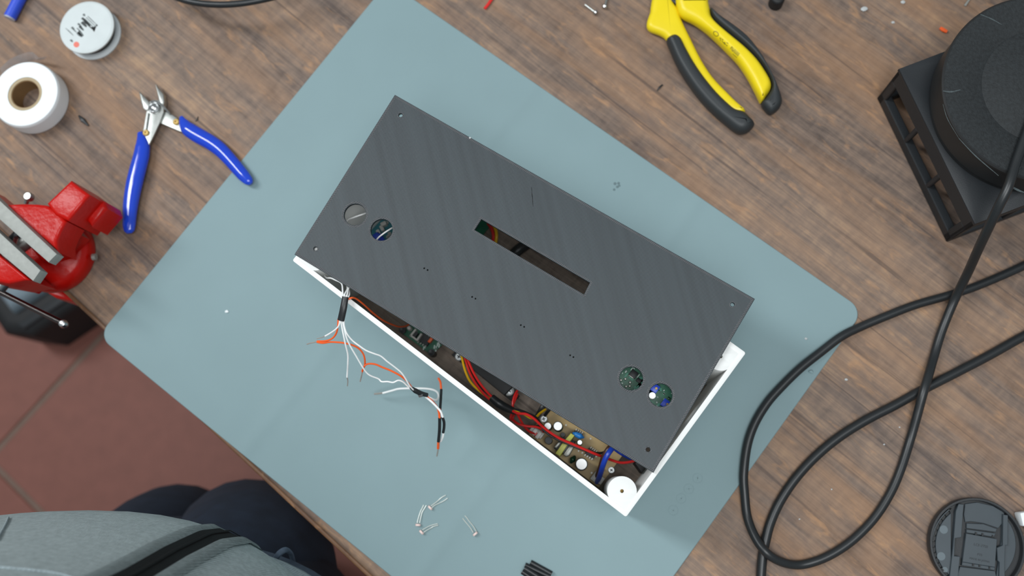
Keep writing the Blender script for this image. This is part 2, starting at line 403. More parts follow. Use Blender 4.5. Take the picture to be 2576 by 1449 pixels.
# layered print plastic of the lid: raster lines at 45 degrees to its edges
LID_A = math.radians(-31.5)
def print_mat(name, lo, hi, period, ang):
    m = bpy.data.materials.new(name); m.use_nodes = True; nt = m.node_tree; n = nt.nodes; L = nt.links; b = n['Principled BSDF']
    tc = n.new('ShaderNodeTexCoord'); mp = n.new('ShaderNodeMapping'); mp.inputs['Rotation'].default_value = (0, 0, -ang)
    L.new(tc.outputs['Object'], mp.inputs['Vector']); sp = n.new('ShaderNodeSeparateXYZ'); L.new(mp.outputs['Vector'], sp.inputs[0])
    def mth(op, a, c=None):
        q = n.new('ShaderNodeMath'); q.operation = op
        for i, v in enumerate((a, c)):
            if v is None: continue
            if isinstance(v, (int, float)): q.inputs[i].default_value = v
            else: L.new(v, q.inputs[i])
        return q.outputs[0]
    def noise(sx, sy, det=3, off=0.0):
        mm = n.new('ShaderNodeMapping'); mm.inputs['Scale'].default_value = (sx, sy, 1); mm.inputs['Location'].default_value = (off, off, 0); L.new(mp.outputs['Vector'], mm.inputs['Vector'])
        z = n.new('ShaderNodeTexNoise'); z.inputs['Scale'].default_value = 1; z.inputs['Detail'].default_value = det; L.new(mm.outputs['Vector'], z.inputs['Vector']); return z.outputs['Fac']
    line = mth('ADD', mth('MULTIPLY', mth('SINE', mth('MULTIPLY', sp.outputs['Y'], 2 * PI / period)), .5), .5)
    line = mth('POWER', line, .8)
    con = n.new('ShaderNodeMapRange'); L.new(noise(14, 26, 3, 4.2), con.inputs['Value']); con.inputs['From Min'].default_value = .36; con.inputs['From Max'].default_value = .6
    con.inputs['To Min'].default_value = .25; con.inputs['To Max'].default_value = 1
    band = noise(1.6, 150, 3, 1.1)
    val = mth('ADD', mth('ADD', .5, mth('MULTIPLY', mth('SUBTRACT', line, .5), con.outputs['Result'])), mth('MULTIPLY', mth('SUBTRACT', band, .5), .5))
    rp = n.new('ShaderNodeValToRGB'); L.new(val, rp.inputs['Fac']); rp.color_ramp.elements[0].color = rgb(*lo); rp.color_ramp.elements[1].color = rgb(*hi)
    L.new(rp.outputs['Color'], b.inputs['Base Color']); b.inputs['Roughness'].default_value = .5
    bp = n.new('ShaderNodeBump'); bp.inputs['Strength'].default_value = .45; bp.inputs['Distance'].default_value = .00012
    L.new(line, bp.inputs['Height']); L.new(bp.outputs['Normal'], b.inputs['Normal'])
    return m
lid_m = print_mat('grey_print_plastic', (19, 23, 26), (66, 76, 81), .00086, LID_A - PI / 4)
bead_m = print_mat('grey_print_bead', (44, 46, 50), (112, 112, 114), .0011, LID_A + PI / 3)

# ---------------------------------------------------------------- the setting: tiled floor
FZ = -0.75
fl = obj('floor', prism([(-2.6, -2.2), (2.4, -2.2), (2.4, 2.4), (-2.6, 2.4)], FZ - .05, FZ - .003), grout_m, smooth=False); fl['kind'] = 'structure'
TS, TG = 0.420, 0.010
tme = None; c0 = W(-30, 1156, FZ)
eu = Vector((math.cos(EDGE), math.sin(EDGE))); ev = Vector((-math.sin(EDGE), math.cos(EDGE)))
for i in range(-8, 9):
    for j in range(-8, 9):
        ctr = c0.to_2d() + eu * ((i + .5) * TS) + ev * ((j + .5) * TS)
        if abs(ctr.x + .1) > 2.2 or abs(ctr.y - .1) > 2.0: continue
        if tme is None:
            bm = bmesh.new(); add_prism(bm, rrect((0, 0), TS - TG, TS - TG, .003, EDGE, 1), FZ - .004, FZ, .0015, 1)
            t = obj('floor_tile', bm, tile_m); tme = t.data
        else:
            t = bpy.data.objects.new('floor_tile', tme); COL.objects.link(t)
        t.location = (ctr.x, ctr.y, 0); t.parent = fl

# ---------------------------------------------------------------- workbench
e0 = Vector((-0.4414, 0.154)); nin = Vector((-math.sin(EDGE), math.cos(EDGE)))       # a point on the near edge; direction into the bench
def B(u, v): return e0 + eu * u + nin * v
bench = empty('workbench', (*B(.3, .5), FZ), 'dark wood-grain workbench with a rounded front edge carrying all the tools', 'table')
bm = prism([B(-.75, 0), B(1.25, 0), B(1.25, 1.05), B(-.75, 1.05)], -.030, 0, .006, 4)
obj('bench_top', bm, wood, bench)
obj('edge_band', prism([B(-.75, -.0035), B(1.25, -.0035), B(1.25, .0005), B(-.75, .0005)], -.029, -.0045, .002, 3), wood_edge, bench)
for (u, v) in ((-.68, .10), (1.18, .10), (-.68, .97), (1.18, .97)):
    p = B(u, v); obj('leg', box((p.x, p.y, (FZ - .03) / 2), (.05, .05, -FZ - .03), EDGE, .004), black_steel, bench)

# low case on the floor under the bench edge
pb = [W(262, 803, FZ + .01), W(165, 868, FZ + .01), W(112, 884, FZ + .01)]
case = empty('storage_case', (pb[1].x, pb[1].y, FZ), 'low dark storage case with grey lid, on the tiles under the red vise', 'box')
du = (pb[0] - pb[1]).to_2d().normalized(); dv = Vector((-du.y, du.x))
q = pb[1].to_2d()
obj('body', prism([q + du * .45, q, q - du * .035 + dv * .03, q - du * .055 + dv * .40, q + du * .45 + dv * .40], FZ + .001, FZ + .12, .02, 4), blk_matte, case)
obj('lid', prism([q + du * .44 + dv * .042, q + du * .0 + dv * .042, q - du * .04 + dv * .38, q + du * .44 + dv * .38], FZ + .115, FZ + .145, .02, 4), grey_box, case)
obj('lid_band', prism([q + du * .44 + dv * .012, q + du * .0 + dv * .012, q - du * .01 + dv * .026, q + du * .44 + dv * .026], FZ + .115, FZ + .124, .004, 2), frame_blk, case)

# ---------------------------------------------------------------- silicone mat
ml = math.radians(-37.32); mu = Vector((math.cos(ml), math.sin(ml))); mv = Vector((-math.sin(ml), math.cos(ml)))
pUL = W(620, 390.6).to_2d(); pUR = W(1560, 358).to_2d(); pRL = W(1909, 1150).to_2d(); pLL = W(480, 1036).to_2d()
u0, u1 = pUL.dot(mu), pRL.dot(mu); v0, v1 = pLL.dot(mv), pUR.dot(mv)
mc = mu * ((u0 + u1) / 2) + mv * ((v0 + v1) / 2)
MT = .0012
smat = obj('silicone_mat', prism(rrect(mc, u1 - u0, v1 - v0, .013, ml, 8), .0001, MT, .0005, 1), mat_sil)
tag(smat, 'grey-blue rectangular silicone work mat with faint fold lines, spread on the wooden bench', 'mat')
# raised round marks moulded into the mat corner
for i, (x, y) in enumerate(((1694, 1284), (1714, 1254), (1733, 1230), (1755, 1203))):
    c = W(x, y, MT); r = 12.5 * unit_at(x, y, MT)
    bm = lathe([(r, MT - .0001), (r, MT + .00022), (r * .93, MT + .00022), (r * .93, MT - .0001)], c, 32, True)
    add_box(bm, (c.x, c.y, MT + .00008), (r * 1.0, r * .10, .00012), ml + (.2, 1.2, .7, 1.9)[i]); add_box(bm, (c.x, c.y, MT + .00008), (r * .10, r * .9, .00012), ml + .3 * i)
    obj('moulded_mark', bm, mat_sil, smat)

# ---------------------------------------------------------------- white project box
ZT = 0.120
bA, bB, bC = W(736.6, 655, ZT).to_2d(), W(1574.6, 1299.7, ZT).to_2d(), W(1876.4, 888.4, ZT).to_2d()
ax = (bB - bA).normalized(); ay = Vector((-ax.y, ax.x))
BW = (bB - bA).length; BH = (bC - bB).length
def X(a, b): return bA + ax * a + ay * b                        # box frame: a along the long wall, b across
AB = math.atan2(ax.y, ax.x)
ctrb = X(BW / 2, BH / 2)
pbox = empty('project_box', (ctrb.x, ctrb.y, MT), 'open white plastic box full of circuit boards, under the dark grey plate', 'box')
T = .0031
bm = plate(rrect(ctrb, BW, BH, .0012, AB, 3), [[X(T, T), X(BW - T, T), X(BW - T, BH - T), X(T, BH - T)]], MT + .0002, ZT, .0003)
obj('shell', bm, white_pl, pbox)
obj('base_panel', prism([X(T - .001, T - .001), X(BW - T + .001, T - .001), X(BW - T + .001, BH - T + .001), X(T - .001, BH - T + .001)], MT + .0004, .0065), base_wood, pbox)
FL = .0065
for (sa, sb) in ((0, 0), (1, 0), (1, 1), (0, 1)):
    d = .0123; r = .0100
    def loc(a, b): return X(BW - a if sa else a, BH - b if sb else b)
    arc = [(d + r * math.cos(t), d + r * math.sin(t)) for t in [math.radians(-90 + 270 * k / 30) for k in range(31)]]
    pl = [loc(*p) for p in arc + [(.001, d), (.001, .001), (d, .001)]]
    post = obj('corner_post', plate(pl, [[loc(d + .0015 * math.cos(t), d + .0015 * math.sin(t)) for t in [2 * PI * k / 16 for k in range(16)]]], FL - .0005, ZT - .0002, .0002), white_pl, pbox)
    c = loc(d, d); obj('screw_insert', lathe([(0, ZT - .012), (.0016, ZT - .012), (.0016, ZT - .004), (.0013, ZT - .004), (.0013, ZT - .0115), (0, ZT - .0115)], c, 16), brass, post)

# ---------------------------------------------------------------- printed cover plate lying askew on the box
L0, L1 = ZT + .0004, ZT + .0034
lc = [W(993.5, 239.5, L1).to_2d(), W(1897.7, 752.2, L1).to_2d(), W(1643.5, 1187.7, L1).to_2d(), W(742, 639.4, L1).to_2d()]
lcc = sum(lc, Vector((0, 0))) / 4
def px_r(x, y, r): return r * unit_at(x, y, L1)
holes = []
big = [(893, 539.5, 28.5), (960, 578, 28.5), (1588, 952, 30.5), (1662, 994, 30.5)]
small = [(1007.5, 289.5, 6), (793.5, 625.5, 6), (1843, 766, 6.2), (1630.5, 1131, 6.6)]
for x, y, r in big: holes.append(circle(W(x, y, L1), px_r(x, y, r), 40))
for x, y, r in small: holes.append(circle(W(x, y, L1), px_r(x, y, r), 16))
slot = WS([(1210.5, 549.8), (1485.5, 710.5), (1469.5, 742), (1192.5, 578.5)], L1); holes.append(slot)
for x, y in ((1071.5, 677), (1192, 749), (1314.5, 820), (1438.5, 896)):
    for s in (-1, 1): holes.append(circle(W(x + s * 4.2, y + s * 2.2, L1), px_r(x, y, 2.9), 10))
lid = empty('cover_plate', (lcc.x, lcc.y, L0), 'dark grey ribbed cover plate with slot and round holes, lying askew on the white box', 'plate')
obj('panel', plate(lc, holes, L0, L1, .0003), lid_m, lid, smooth=False)
def ring_bead(pts, r, off):
    n = len(pts); c = sum((Vector(p) for p in pts), Vector((0, 0))) / n
    loop = []
    for p in pts:
        d = Vector(p) - c; loop.append(Vector(p) + d.normalized() * off)
    P = [Vector((p[0], p[1], L1 - r * .3)) for p in loop]
    bm = bmesh.new(); add_tube(bm, P + [P[0]], r, 6, 1); return bm
edge_b = bmesh.new()
for ins in (.0006, .0013):
    P = []
    for i in range(4):
        a, b_, c_ = lc[i - 1], lc[i], lc[(i + 1) % 4]
        P.append(b_ + (a - b_).normalized() * ins + (c_ - b_).normalized() * ins)
    for i in range(4): add_tube(edge_b, [Vector((*P[i], L1 - .0001)), Vector((*P[(i + 1) % 4], L1 - .0001))], .00028, 6, 1)
obj('border_bead', edge_b, bead_m, lid)
for h, (x, y, r) in zip(holes[:4], big):
    obj('hole_bead', merge(ring_bead(h, .00028, .0004), ring_bead(h, .00028, .0011)), bead_m, lid)
for h in holes[4:8]: obj('hole_bead', ring_bead(h, .00025, .0004), bead_m, lid)
sb = bmesh.new(); sc = sum((Vector(p) for p in slot), Vector((0, 0))) / 4
for i in range(4):
    a, b_ = Vector(slot[i]), Vector(slot[(i + 1) % 4]); nrm = ((a + b_) / 2 - sc).normalized(); d = (b_ - a).normalized()
    nrm = (nrm - d * nrm.dot(d)).normalized()
    for off in (.0004, .001): add_tube(sb, [Vector((*(a + nrm * off - d * off), L1 - .0001)), Vector((*(b_ + nrm * off + d * off), L1 - .0001))], .00025, 6, 1)
obj('slot_bead', sb, bead_m, lid)
a, b_ = W(1337, 470, L1), W(1341, 520, L1)
obj('seam_scratch', tube([a + Vector((0, 0, .00002)), W(1339, 497, L1 + .00002), b_], [.00012, .0003, .00012], res=6), blk_matte, lid)
o = obj('plastic_crumb', prism(circle(W(1182.5, 347, L1), .0008, 7), L1, L1 + .0006, .0003), glassy); tag(o, 'tiny white crumb on the upper long edge of the grey cover plate', 'crumb')

# ---------------------------------------------------------------- electronics inside the box
def comp_cyl(x, y, z0, h, rpx, body, top, parent, name='capacitor'):
    """Upright can: sleeve with a bare scored top; (x, y) is where its top centre shows."""
    z1 = z0 + h; c = W(x, y, z1); r = rpx * unit_at(x, y, z1)
    o = obj(name, lathe([(0, z0), (r, z0), (r, z1 - .0006), (r * .93, z1), (r * .86, z1), (r * .86, z1 - .0004), (0, z1 - .0004)], c, 24), body, parent)
    if top:
        bm = lathe([(0, z1 - .0003), (r * .84, z1 - .0003), (r * .84, z1 + .0001), (0, z1 + .0001)], c, 24)
        obj('top', bm, top, o)
    return o
def screw(x, y, z, rpx, parent, ang=.4, name='screw', mat=None):
    c = W(x, y, z); r = rpx * unit_at(x, y, z)
    o = obj(name, lathe([(0, z - .002), (r, z - .002), (r, z - .0006), (r * .8, z), (0, z)], c, 24), mat or zinc, parent)
    bm = bmesh.new()
    for k in (0, 1): add_box(bm, (c.x, c.y, z), (r * 1.0, r * .24, .0004), ang + k * PI / 2)
    obj('cross_recess', bm, black_steel, o)
    return o
FS = FL + .0002
def quad(pts, z): return WS(pts, z)

PZ = .0180                                                       # power board
def A_(px, py, z):                                               # px point -> box-frame coordinates
    p = W(px, py, z).to_2d() - bA; return p.dot(ax), p.dot(ay)
a0, b0 = A_(1340, 1085, PZ); a1, b1 = A_(1520, 1226, PZ)
bb = T + .0015
pw = empty('power_board', (*X((a0 + a1) / 2, bb + .025), FL), 'tan circuit board crowded with capacitors, inside the white box', 'circuit board')
a1 = min(a1, BW - .0245)
obj('board', prism([X(a0 - .001, bb), X(a1, bb), X(a1, bb + .052), X(a0 - .001, bb + .052)], PZ - .0016, PZ), pcb_tan, pw, smooth=False)
for (a, b) in ((a0 + .004, bb + .006), (a1 - .004, bb + .006), (a0 + .004, bb + .046), (a1 - .004, bb + .046)):
    p = X(a, b); obj('standoff', lathe([(0, FS), (.003, FS), (.003, PZ - .0016), (0, PZ - .0016)], p, 12), brass, pw)
screw(1368, 1054, PZ + .003, 9.3, pw, .2); screw(1538, 1182.5, PZ + .003, 8.6, pw, .9)
comp_cyl(1378, 1072, PZ, .020, 9.8, cap_green, alu, pw); comp_cyl(1403.5, 1072, PZ, .022, 12.2, cap_green, alu, pw)
comp_cyl(1463, 1167.5, PZ, .024, 15.8, cap_green, alu, pw); comp_cyl(1458.5, 1113, PZ, .020, 6.8, cap_green, alu, pw)
comp_cyl(1380, 1108, PZ, .010, 9.5, blk_pl, None, pw, 'inductor'); comp_cyl(1416, 1094, PZ, .006, 6, blk_pl, None, pw, 'diode')
TZ = PZ + .016                                                   # transformer
tr = obj('transformer', prism(quad([(1393, 1128), (1412, 1098), (1448, 1110), (1428, 1148)], TZ - .002), PZ + .001, TZ - .002, .001), blk_pl, pw)
obj('tape_band', prism(quad([(1396.5, 1140.5), (1416.5, 1112), (1436, 1089), (1446, 1095.5), (1430, 1117), (1408.5, 1148.5)], TZ), PZ + .0015, TZ, .001, 2), yel_tape, tr)
obj('ferrite_core_sheen', prism(quad([(1394, 1125), (1404, 1113), (1411, 1112), (1407, 1119), (1400, 1127)], TZ + .0008), PZ + .002, TZ + .0008, .0008), solder, tr)  # pale metal puts the top reflections of the dark core into the colour
obj('ferrite_core_sheen', prism(quad([(1416.5, 1143.5), (1433, 1120), (1446, 1121), (1432, 1146), (1424, 1149)], TZ + .0008), PZ + .002, TZ + .0008, .0012), solder, tr)
p = W(1457, 1096, PZ + .012); obj('disc_capacitor', tube([W(1441, 1089, PZ + .012), W(1449, 1092.5, PZ + .013), W(1460, 1097.5, PZ + .013), W(1469, 1101, PZ + .012)], [.0007, .0022, .0024, .0006], res=12), blue_cer, pw)
obj('film_capacitor', tube([W(1437, 1162, PZ + .008), W(1441, 1156, PZ + .009), W(1445, 1150, PZ + .008)], [.0014, .0024, .0014], res=12, round_ends=True), grn_film, pw)
def dip(pts, z0, h, npin, parent, name='chip'):
    q_ = quad(pts, z0 + h); o = obj(name, prism(q_, z0 + .0008, z0 + h, .0003, 1), chip, parent)
    bm = bmesh.new(); a, b_, c_, d_ = [Vector(v) for v in q_]
    for (s, e, nrm) in ((a, b_, (a - d_).normalized()), (d_, c_, (d_ - a).normalized())):
        for k in range(npin):
            m_ = s + (e - s) * ((k + .5) / npin); w_ = m_ + nrm * .0008
            add_box(bm, (w_.x, w_.y, z0 + h * .4), (.0016, .0008, h * .8), math.atan2(nrm.y, nrm.x))
    obj('pin', bm, solder, o); return o
dip([(1482.5, 1126.5), (1501, 1139), (1494, 1154), (1470.5, 1141)], PZ, .004, 4, pw)
dip([(1446, 1082), (1466, 1092), (1463, 1098), (1443, 1089)], PZ, .004, 4, pw)
co = obj('wire_connector', merge(box((*(W(1503, 1207, PZ + .005).to_2d() + ay * .0012), PZ + .005), (.0085, .0060, .010), AB, .0006), box((*(W(1495, 1203, PZ + .004).to_2d() + ay * .0016), PZ + .004), (.005, .0080, .007), AB, .0006)), conn_white, pw)
co = obj('wire_connector', merge(box((*(W(1349, 1090, PZ + .004).to_2d() + ay * .001), PZ + .004), (.0115, .0055, .008), AB, .0006), box((*W(1345, 1086, PZ + .009).to_2d(), PZ + .009), (.003, .006, .003), AB, .0004), box((*W(1355, 1095, PZ + .009).to_2d(), PZ + .009), (.003, .006, .003), AB, .0004)), conn_white, pw)
obj('connector_pin', merge(box((*W(1347, 1091, PZ + .0085).to_2d(), PZ + .0085), (.002, .003, .002), AB), box((*W(1353, 1097, PZ + .0085).to_2d(), PZ + .0085), (.002, .003, .002), AB)), w_red, co)
comp_cyl(1510, 1177, PZ, .008, 3.4, alu, None, pw, 'crystal_can')
bm = bmesh.new()
random.seed(3)
for k in range(26):
    p = X(a0 + .004 + random.random() * (a1 - a0 - .008), bb + .002 + random.random() * .04); add_box(bm, (p.x, p.y, PZ + .0003), (.0012, .0012, .0006), random.random() * 3)
o = obj('solder_joint', bm, solder, pw); o['kind'] = 'stuff'

# amplifier board, small and green
GZ = .016
am = empty('amplifier_board', (*W(1060, 860, FL).to_2d(), FL), 'small green circuit board with a white socket, left of the black display strip', 'circuit board')
gp = [(1009, 836), (1085, 893), (1112, 868), (1040, 812)]
obj('board', prism(quad(gp, GZ), GZ - .0016, GZ), pcb_green, am, smooth=False)
for x, y in ((1014.5, 832), (1087, 888)):
    c = W(x, y, GZ); obj('standoff', lathe([(0, FS), (.0028, FS), (.0028, GZ + .004), (.0016, GZ + .004), (0, GZ + .003)], c, 14), blk_pl, am)
so = bmesh.new()
for pts in ([(1029.5, 844), (1044, 826), (1048, 829), (1033, 847.5)], [(1046, 855), (1058, 837.5), (1062, 840), (1050, 858)], [(1029.5, 844), (1033, 841), (1050, 853.5), (1046.5, 857)]):
    add_prism(so, quad(pts, GZ + .008), GZ, GZ + .008, .0004, 1)
so = obj('socket', so, conn_white, am)
obj('socket_contact', merge(box((*W(1044, 842, GZ + .003).to_2d(), GZ + .003), (.004, .005, .006), AB)), blk_pl, so)
dip([(1064, 836), (1086, 852), (1074, 871), (1050, 856)], GZ, .004, 4, am)
obj('terminal', box((*W(1084.5, 855, GZ + .003).to_2d(), GZ + .003), (.0024, .006, .006), AB, .0005), w_org, am)
c = W(1029, 825, GZ + .006); obj('led', lathe([(0, GZ), (.002, GZ), (.002, GZ + .005), (.0014, GZ + .0066), (0, GZ + .007)], c, 14), conn_white, am)
bm = bmesh.new()
for (x, y) in ((1093, 873), (1097, 876), (1101, 867), (1105, 870), (1070, 872), (1066, 876), (1097, 880), (1104, 863)):
    p = W(x, y, GZ); add_box(bm, (p.x, p.y, GZ + .0004), (.0010, .0030, .0009), AB + .5)
obj('resistor', bm, sil_print, am)

# black display strip screwed to the box floor
DZ = .030
ds = empty('display_strip', (*W(1230, 940, FL).to_2d(), FL), 'long black display strip fixed with two large screws inside the white box', 'display')
obj('housing', prism(quad([(1160, 905), (1268, 994), (1300, 962), (1192, 868)], DZ - .004), FS, DZ - .004, .0008), blk_matte, ds)
obj('mounting_tab', prism(quad([(1136, 893), (1163, 915), (1180, 897), (1152, 875)], .016), FS, .016, .0005), blk_matte, ds)
obj('mounting_tab', prism(quad([(1262, 989), (1290, 1012), (1306, 995), (1278, 972)], .016), FS, .016, .0005), blk_matte, ds)
screw(1154.5, 897, .019, 10.5, ds, 1.0); screw(1280, 982, .019, 13.5, ds, .78)

# module seen through the two left holes
rl = empty('relay_module', (*W(965, 585, FL).to_2d(), FL), 'teal relay module with blue block, seen through the second left hole of the grey plate', 'circuit board')
c = W(966, 580, .030); obj('board', box((c.x + .0085, c.y + .001, .030), (.027, .042, .0016), AB - .1, 0), pcb_teal, rl, smooth=False)
for (x, y, w_, l_, z_) in ((948, 592, .0050, .0065, .036), (958, 604, .0080, .0060, .034)):
    c = W(x, y, z_); obj('relay_block', box((c.x, c.y, (z_ + .030) / 2), (w_, l_, z_ - .030), AB - .35, .0006), blue_pl, rl)
for (x, y) in ((973, 561), (980, 588), (976, 596)):
    c = W(x, y, .032); obj('pin_pad', lathe([(0, .030), (.0016, .030), (.0016, .0325), (.0008, .0325), (0, .0318)], c, 10), solder, rl)
obj('terminal', box((*W(964, 562, .037).to_2d(), .0335), (.0035, .0050, .007), AB - .5, .0008), conn_white, rl)
obj('terminal', box((*W(960, 573, .036).to_2d(), .033), (.0050, .0030, .006), AB - .4, .0008), conn_white, rl)
obj('terminal', box((*W(951, 583, .036).to_2d(), .033), (.0045, .0030, .006), AB - .4, .0008), conn_white, rl)
for s in (-1, 1): c = W(966, 580, .030); p = Vector((c.x + .004, c.y)) + ay * (s * .019); obj('standoff', lathe([(0, FS), (.0025, FS), (.0025, .0292), (0, .0292)], p, 10), brass, rl)

# two boards seen through the right holes
def hole_board(x, y, z, label, seed, blue):
    c = W(x, y, z).to_2d(); e = empty('sensor_board', (c.x, c.y, FL), label, 'circuit board')
    obj('board', box((c.x, c.y, z - .0008), (.036, .027, .0016), AB, 0), pcb_green, e, smooth=False)
    for s in (-1, 1):
        p = c + ax * (s * .014) + ay * .009; obj('standoff', lathe([(0, FS), (.0022, FS), (.0022, z - .0016), (0, z - .0016)], p, 10), brass, e)
    random.seed(seed); bm = bmesh.new()
    for k in range(24):
        p = c + ax * random.uniform(-.012, .012) + ay * random.uniform(-.010, .010)
        add_box(bm, (p.x, p.y, z + .0003), (random.choice((.0011, .0018, .0030)), random.choice((.0007, .0010)), .0007), AB + random.choice((0, PI / 2)))
    obj('pad', bm, sil_print, e)['kind'] = 'stuff'
    bm = bmesh.new()
    for k in range(9):
        p = c + ax * random.uniform(-.010, .010) + ay * random.uniform(-.009, .009); add_box(bm, (p.x, p.y, z + .00005), (random.uniform(.002, .005), random.uniform(.001, .0025), .0002), AB + random.choice((0, PI / 4, PI / 2)))
    obj('trace', bm, trace_m, e)['kind'] = 'stuff'
    return c, e
c, e = hole_board(1588, 953, .086, 'green board with a square black chip, seen through the upper right hole of the plate', 5, 0)
obj('chip', box((*W(1594, 941, .088).to_2d(), .0872), (.0055, .0050, .0024), AB, .0002), chip, e); obj('chip', box((*W(1607, 957, .088).to_2d(), .087), (.0036, .0030, .002), AB, .0002), chip, e)
obj('crystal_can', box((*W(1588, 947, .088).to_2d(), .087), (.0045, .0012, .002), AB, .0003), solder, e)
for (x, y) in ((1562, 956), (1573, 953), (1585, 962), (1575, 972), (1584, 971)):
    obj('solder_blob', lathe([(0, .0882), (.0008, .088), (.0012, .0862), (0, .086)], W(x, y, .087), 10), solder, e)
c, e = hole_board(1662, 994, .086, 'green board with round silver can and blue trimmers, seen through the lower right hole', 9, 1)
comp_cyl(1641, 995, .086, .010, 9, alu, alu, e)
for (x, y) in ((1647, 976), (1675, 1016)):
    o = obj('trimmer', box((*W(x, y, .09).to_2d(), .0885), (.006, .006, .005), AB, .0003), blue_pl, e)
    obj('trimmer_screw', lathe([(0, .091), (.0009, .091), (.0009, .0918), (0, .0918)], W(x + 4, y + 1, .0915), 12), brass, o)
obj('led', box((*W(1683, 1002, .0875).to_2d(), .087), (.0024, .0018, .002), AB, .0003), grn_film, e)

# mains socket at the right wall, black cable in the slot
sk = obj('power_socket', merge(prism(quad([(1597, 1166), (1606, 1153), (1629, 1167), (1615, 1190)], .040), FS, .040, .0015), ), blk_matte); tag(sk, 'black power socket block in the right corner of the white box', 'socket')
o = obj('wiring_loom', tube(W3([(1285, 650, .012), (1297, 635, .016), (1316, 620, .016), (1345, 600, .012)]), .0046, res=14), cable_blk); tag(o, 'thick black cable seen inside the box through the long slot', 'cable')
o = obj('side_board', box((*W(1198, 574, .012).to_2d(), .0105), (.016, .030, .0016), AB, 0), pcb_green, smooth=False); o.location.z = 0; tag(o, 'green board edge seen at the left end of the long slot', 'circuit board')
obj('standoff', prism(quad([(1192, 566), (1204, 572), (1200, 580), (1188, 574)], .0097), FS, .0098), brass, o)

# ---------------------------------------------------------------- wires inside the box
def inside(P, m=.0026):
    """Keep a run of wire clear of the long wall."""
    out = []
    for p in P:
        b = (p.to_2d() - bA).dot(ay)
        if p.z < ZT and b < T + m: q = p.to_2d() + ay * (T + m - b); p = Vector((q.x, q.y, p.z))
        out.append(p)
    return out
def wire(name, pts, r, mat, label, group=None, cat='wire', parent=None, res=8, ends=None):
    o = obj(name, tube(inside(W3(pts)), r, res=res, sub=6), mat, parent)
    if parent is None: tag(o, label, cat, group)
    return o
g = 'thin wires inside the white box'
wire('yellow_wire', [(1160, 890, .045), (1163, 904, .052), (1171, 935, .056), (1186, 964, .056), (1218, 993, .054), (1246, 1011, .052)], .00095, w_yel, 'yellow wire curving along the lower wall beside the black display strip', g)
wire('red_wire', [(1166, 888, .045), (1171, 905, .055), (1182, 938, .058), (1200, 970, .058), (1224, 998, .055), (1246, 1014, .052)], .00095, w_red, 'red wire between the yellow and the black wire beside the display strip', g)
wire('black_wire', [(1172, 890, .043), (1180, 915, .052), (1192, 945, .055), (1212, 975, .055), (1238, 998, .054), (1256, 1010, .052)], .0011, w_blk, 'black wire between two red wires beside the display strip', g)
wire('red_wire', [(1170, 887, .05), (1177, 905, .06), (1190, 935, .062), (1206, 962, .06), (1225, 986, .057), (1240, 1001, .054)], .00095, w_red, 'red wire lying nearest the black display strip', g)
wire('wire_sleeve', [(1236, 1000, .053), (1256, 1016, .053), (1278, 1028, .050), (1299, 1037, .048)], [.0030, .0034, .0032, .0022], shrink, 'black heat shrink sleeve gathering the red, yellow and black wires', None, 'sleeve', None, 12)
wire('yellow_wire', [(1290, 1031, .050), (1304, 1036, .051), (1320, 1043, .049), (1336, 1052, .046), (1350, 1048, .042), (1358, 1040, .036), (1372, 1030, .03)], .00095, w_yel, 'short yellow wire leaving the black sleeve toward the tan board', g)
wire('red_wire', [(1290, 1034, .051), (1304, 1040, .053), (1324, 1042, .054), (1343, 1053, .054), (1357, 1066, .052), (1366, 1074, .05), (1384, 1088, .05), (1410, 1104, .05), (1440, 1117, .05), (1472, 1131, .048), (1500, 1143, .045), (1520, 1150, .038), (1540, 1158, .034), (1562, 1164, .034), (1585, 1162, .036), (1608, 1155, .04)], .00105, w_red, 'long red wire running over the tan board to the power socket', g)
wire('black_wire', [(1290, 1029, .05), (1312, 1034, .052), (1336, 1044, .052), (1350, 1052, .050), (1362, 1068, .046), (1374, 1080, .044)], .00105, w_blk, 'black wire leaving the black sleeve toward the tan board', g)
wire('black_wire', [(1346, 1075, .030), (1352, 1072, .040), (1360, 1074, .044), (1368, 1082, .045), (1384, 1095, .047), (1402, 1105, .046), (1430, 1117, .046), (1462, 1130, .045), (1490, 1138, .042), (1510, 1140, .036), (1524, 1136, .034), (1540, 1128, .03)], .0010, w_blk, 'black wire running under the long red wire across the tan board', g)
wire('red_wire', [(1280, 1066, .046), (1300, 1070, .050), (1326, 1072, .050), (1348, 1074, .048), (1362, 1079, .044), (1366, 1086, .034)], .00095, w_red, 'red wire coming from the lower wall to the tan board', g)
wire('red_wire', [(1297, 1034, .048), (1305, 1048, .044), (1317, 1070, .038), (1330, 1084, .034), (1344, 1091, .028)], .00095, w_red, 'red wire slanting down to the white connector', g)
wire('red_wire', [(1305, 978, .030), (1296, 992, .034), (1290, 1012, .036), (1290, 1030, .036), (1284, 1052, .036), (1280, 1072, .034)], .00095, w_red, 'red wire crossing behind the black sleeve next to the large screw', g)
wire('red_wire', [(1302, 990, .028), (1294, 1010, .030), (1289, 1024, .031), (1296, 1036, .031), (1284, 1060, .031)], .0009, w_red, 'second red wire twisted behind the black sleeve by the large screw', g)
wire('blue_wire', [(1502, 1212, .024), (1509, 1196, .040), (1516, 1173, .052), (1524, 1152, .056), (1536, 1133, .056), (1550, 1118, .050), (1572, 1105, .04)], .0021, w_blu, 'thick blue wire rising from the clear connector on the tan board', g, 'wire', None, 12)
wire('brown_wire', [(1500, 1205, .024), (1510, 1180, .034), (1516, 1158, .041), (1524, 1140, .044), (1536, 1124, .044), (1556, 1108, .038)], .0022, w_brn, 'thick brown wire beside the blue wire on the tan board', g, 'wire', None, 12)
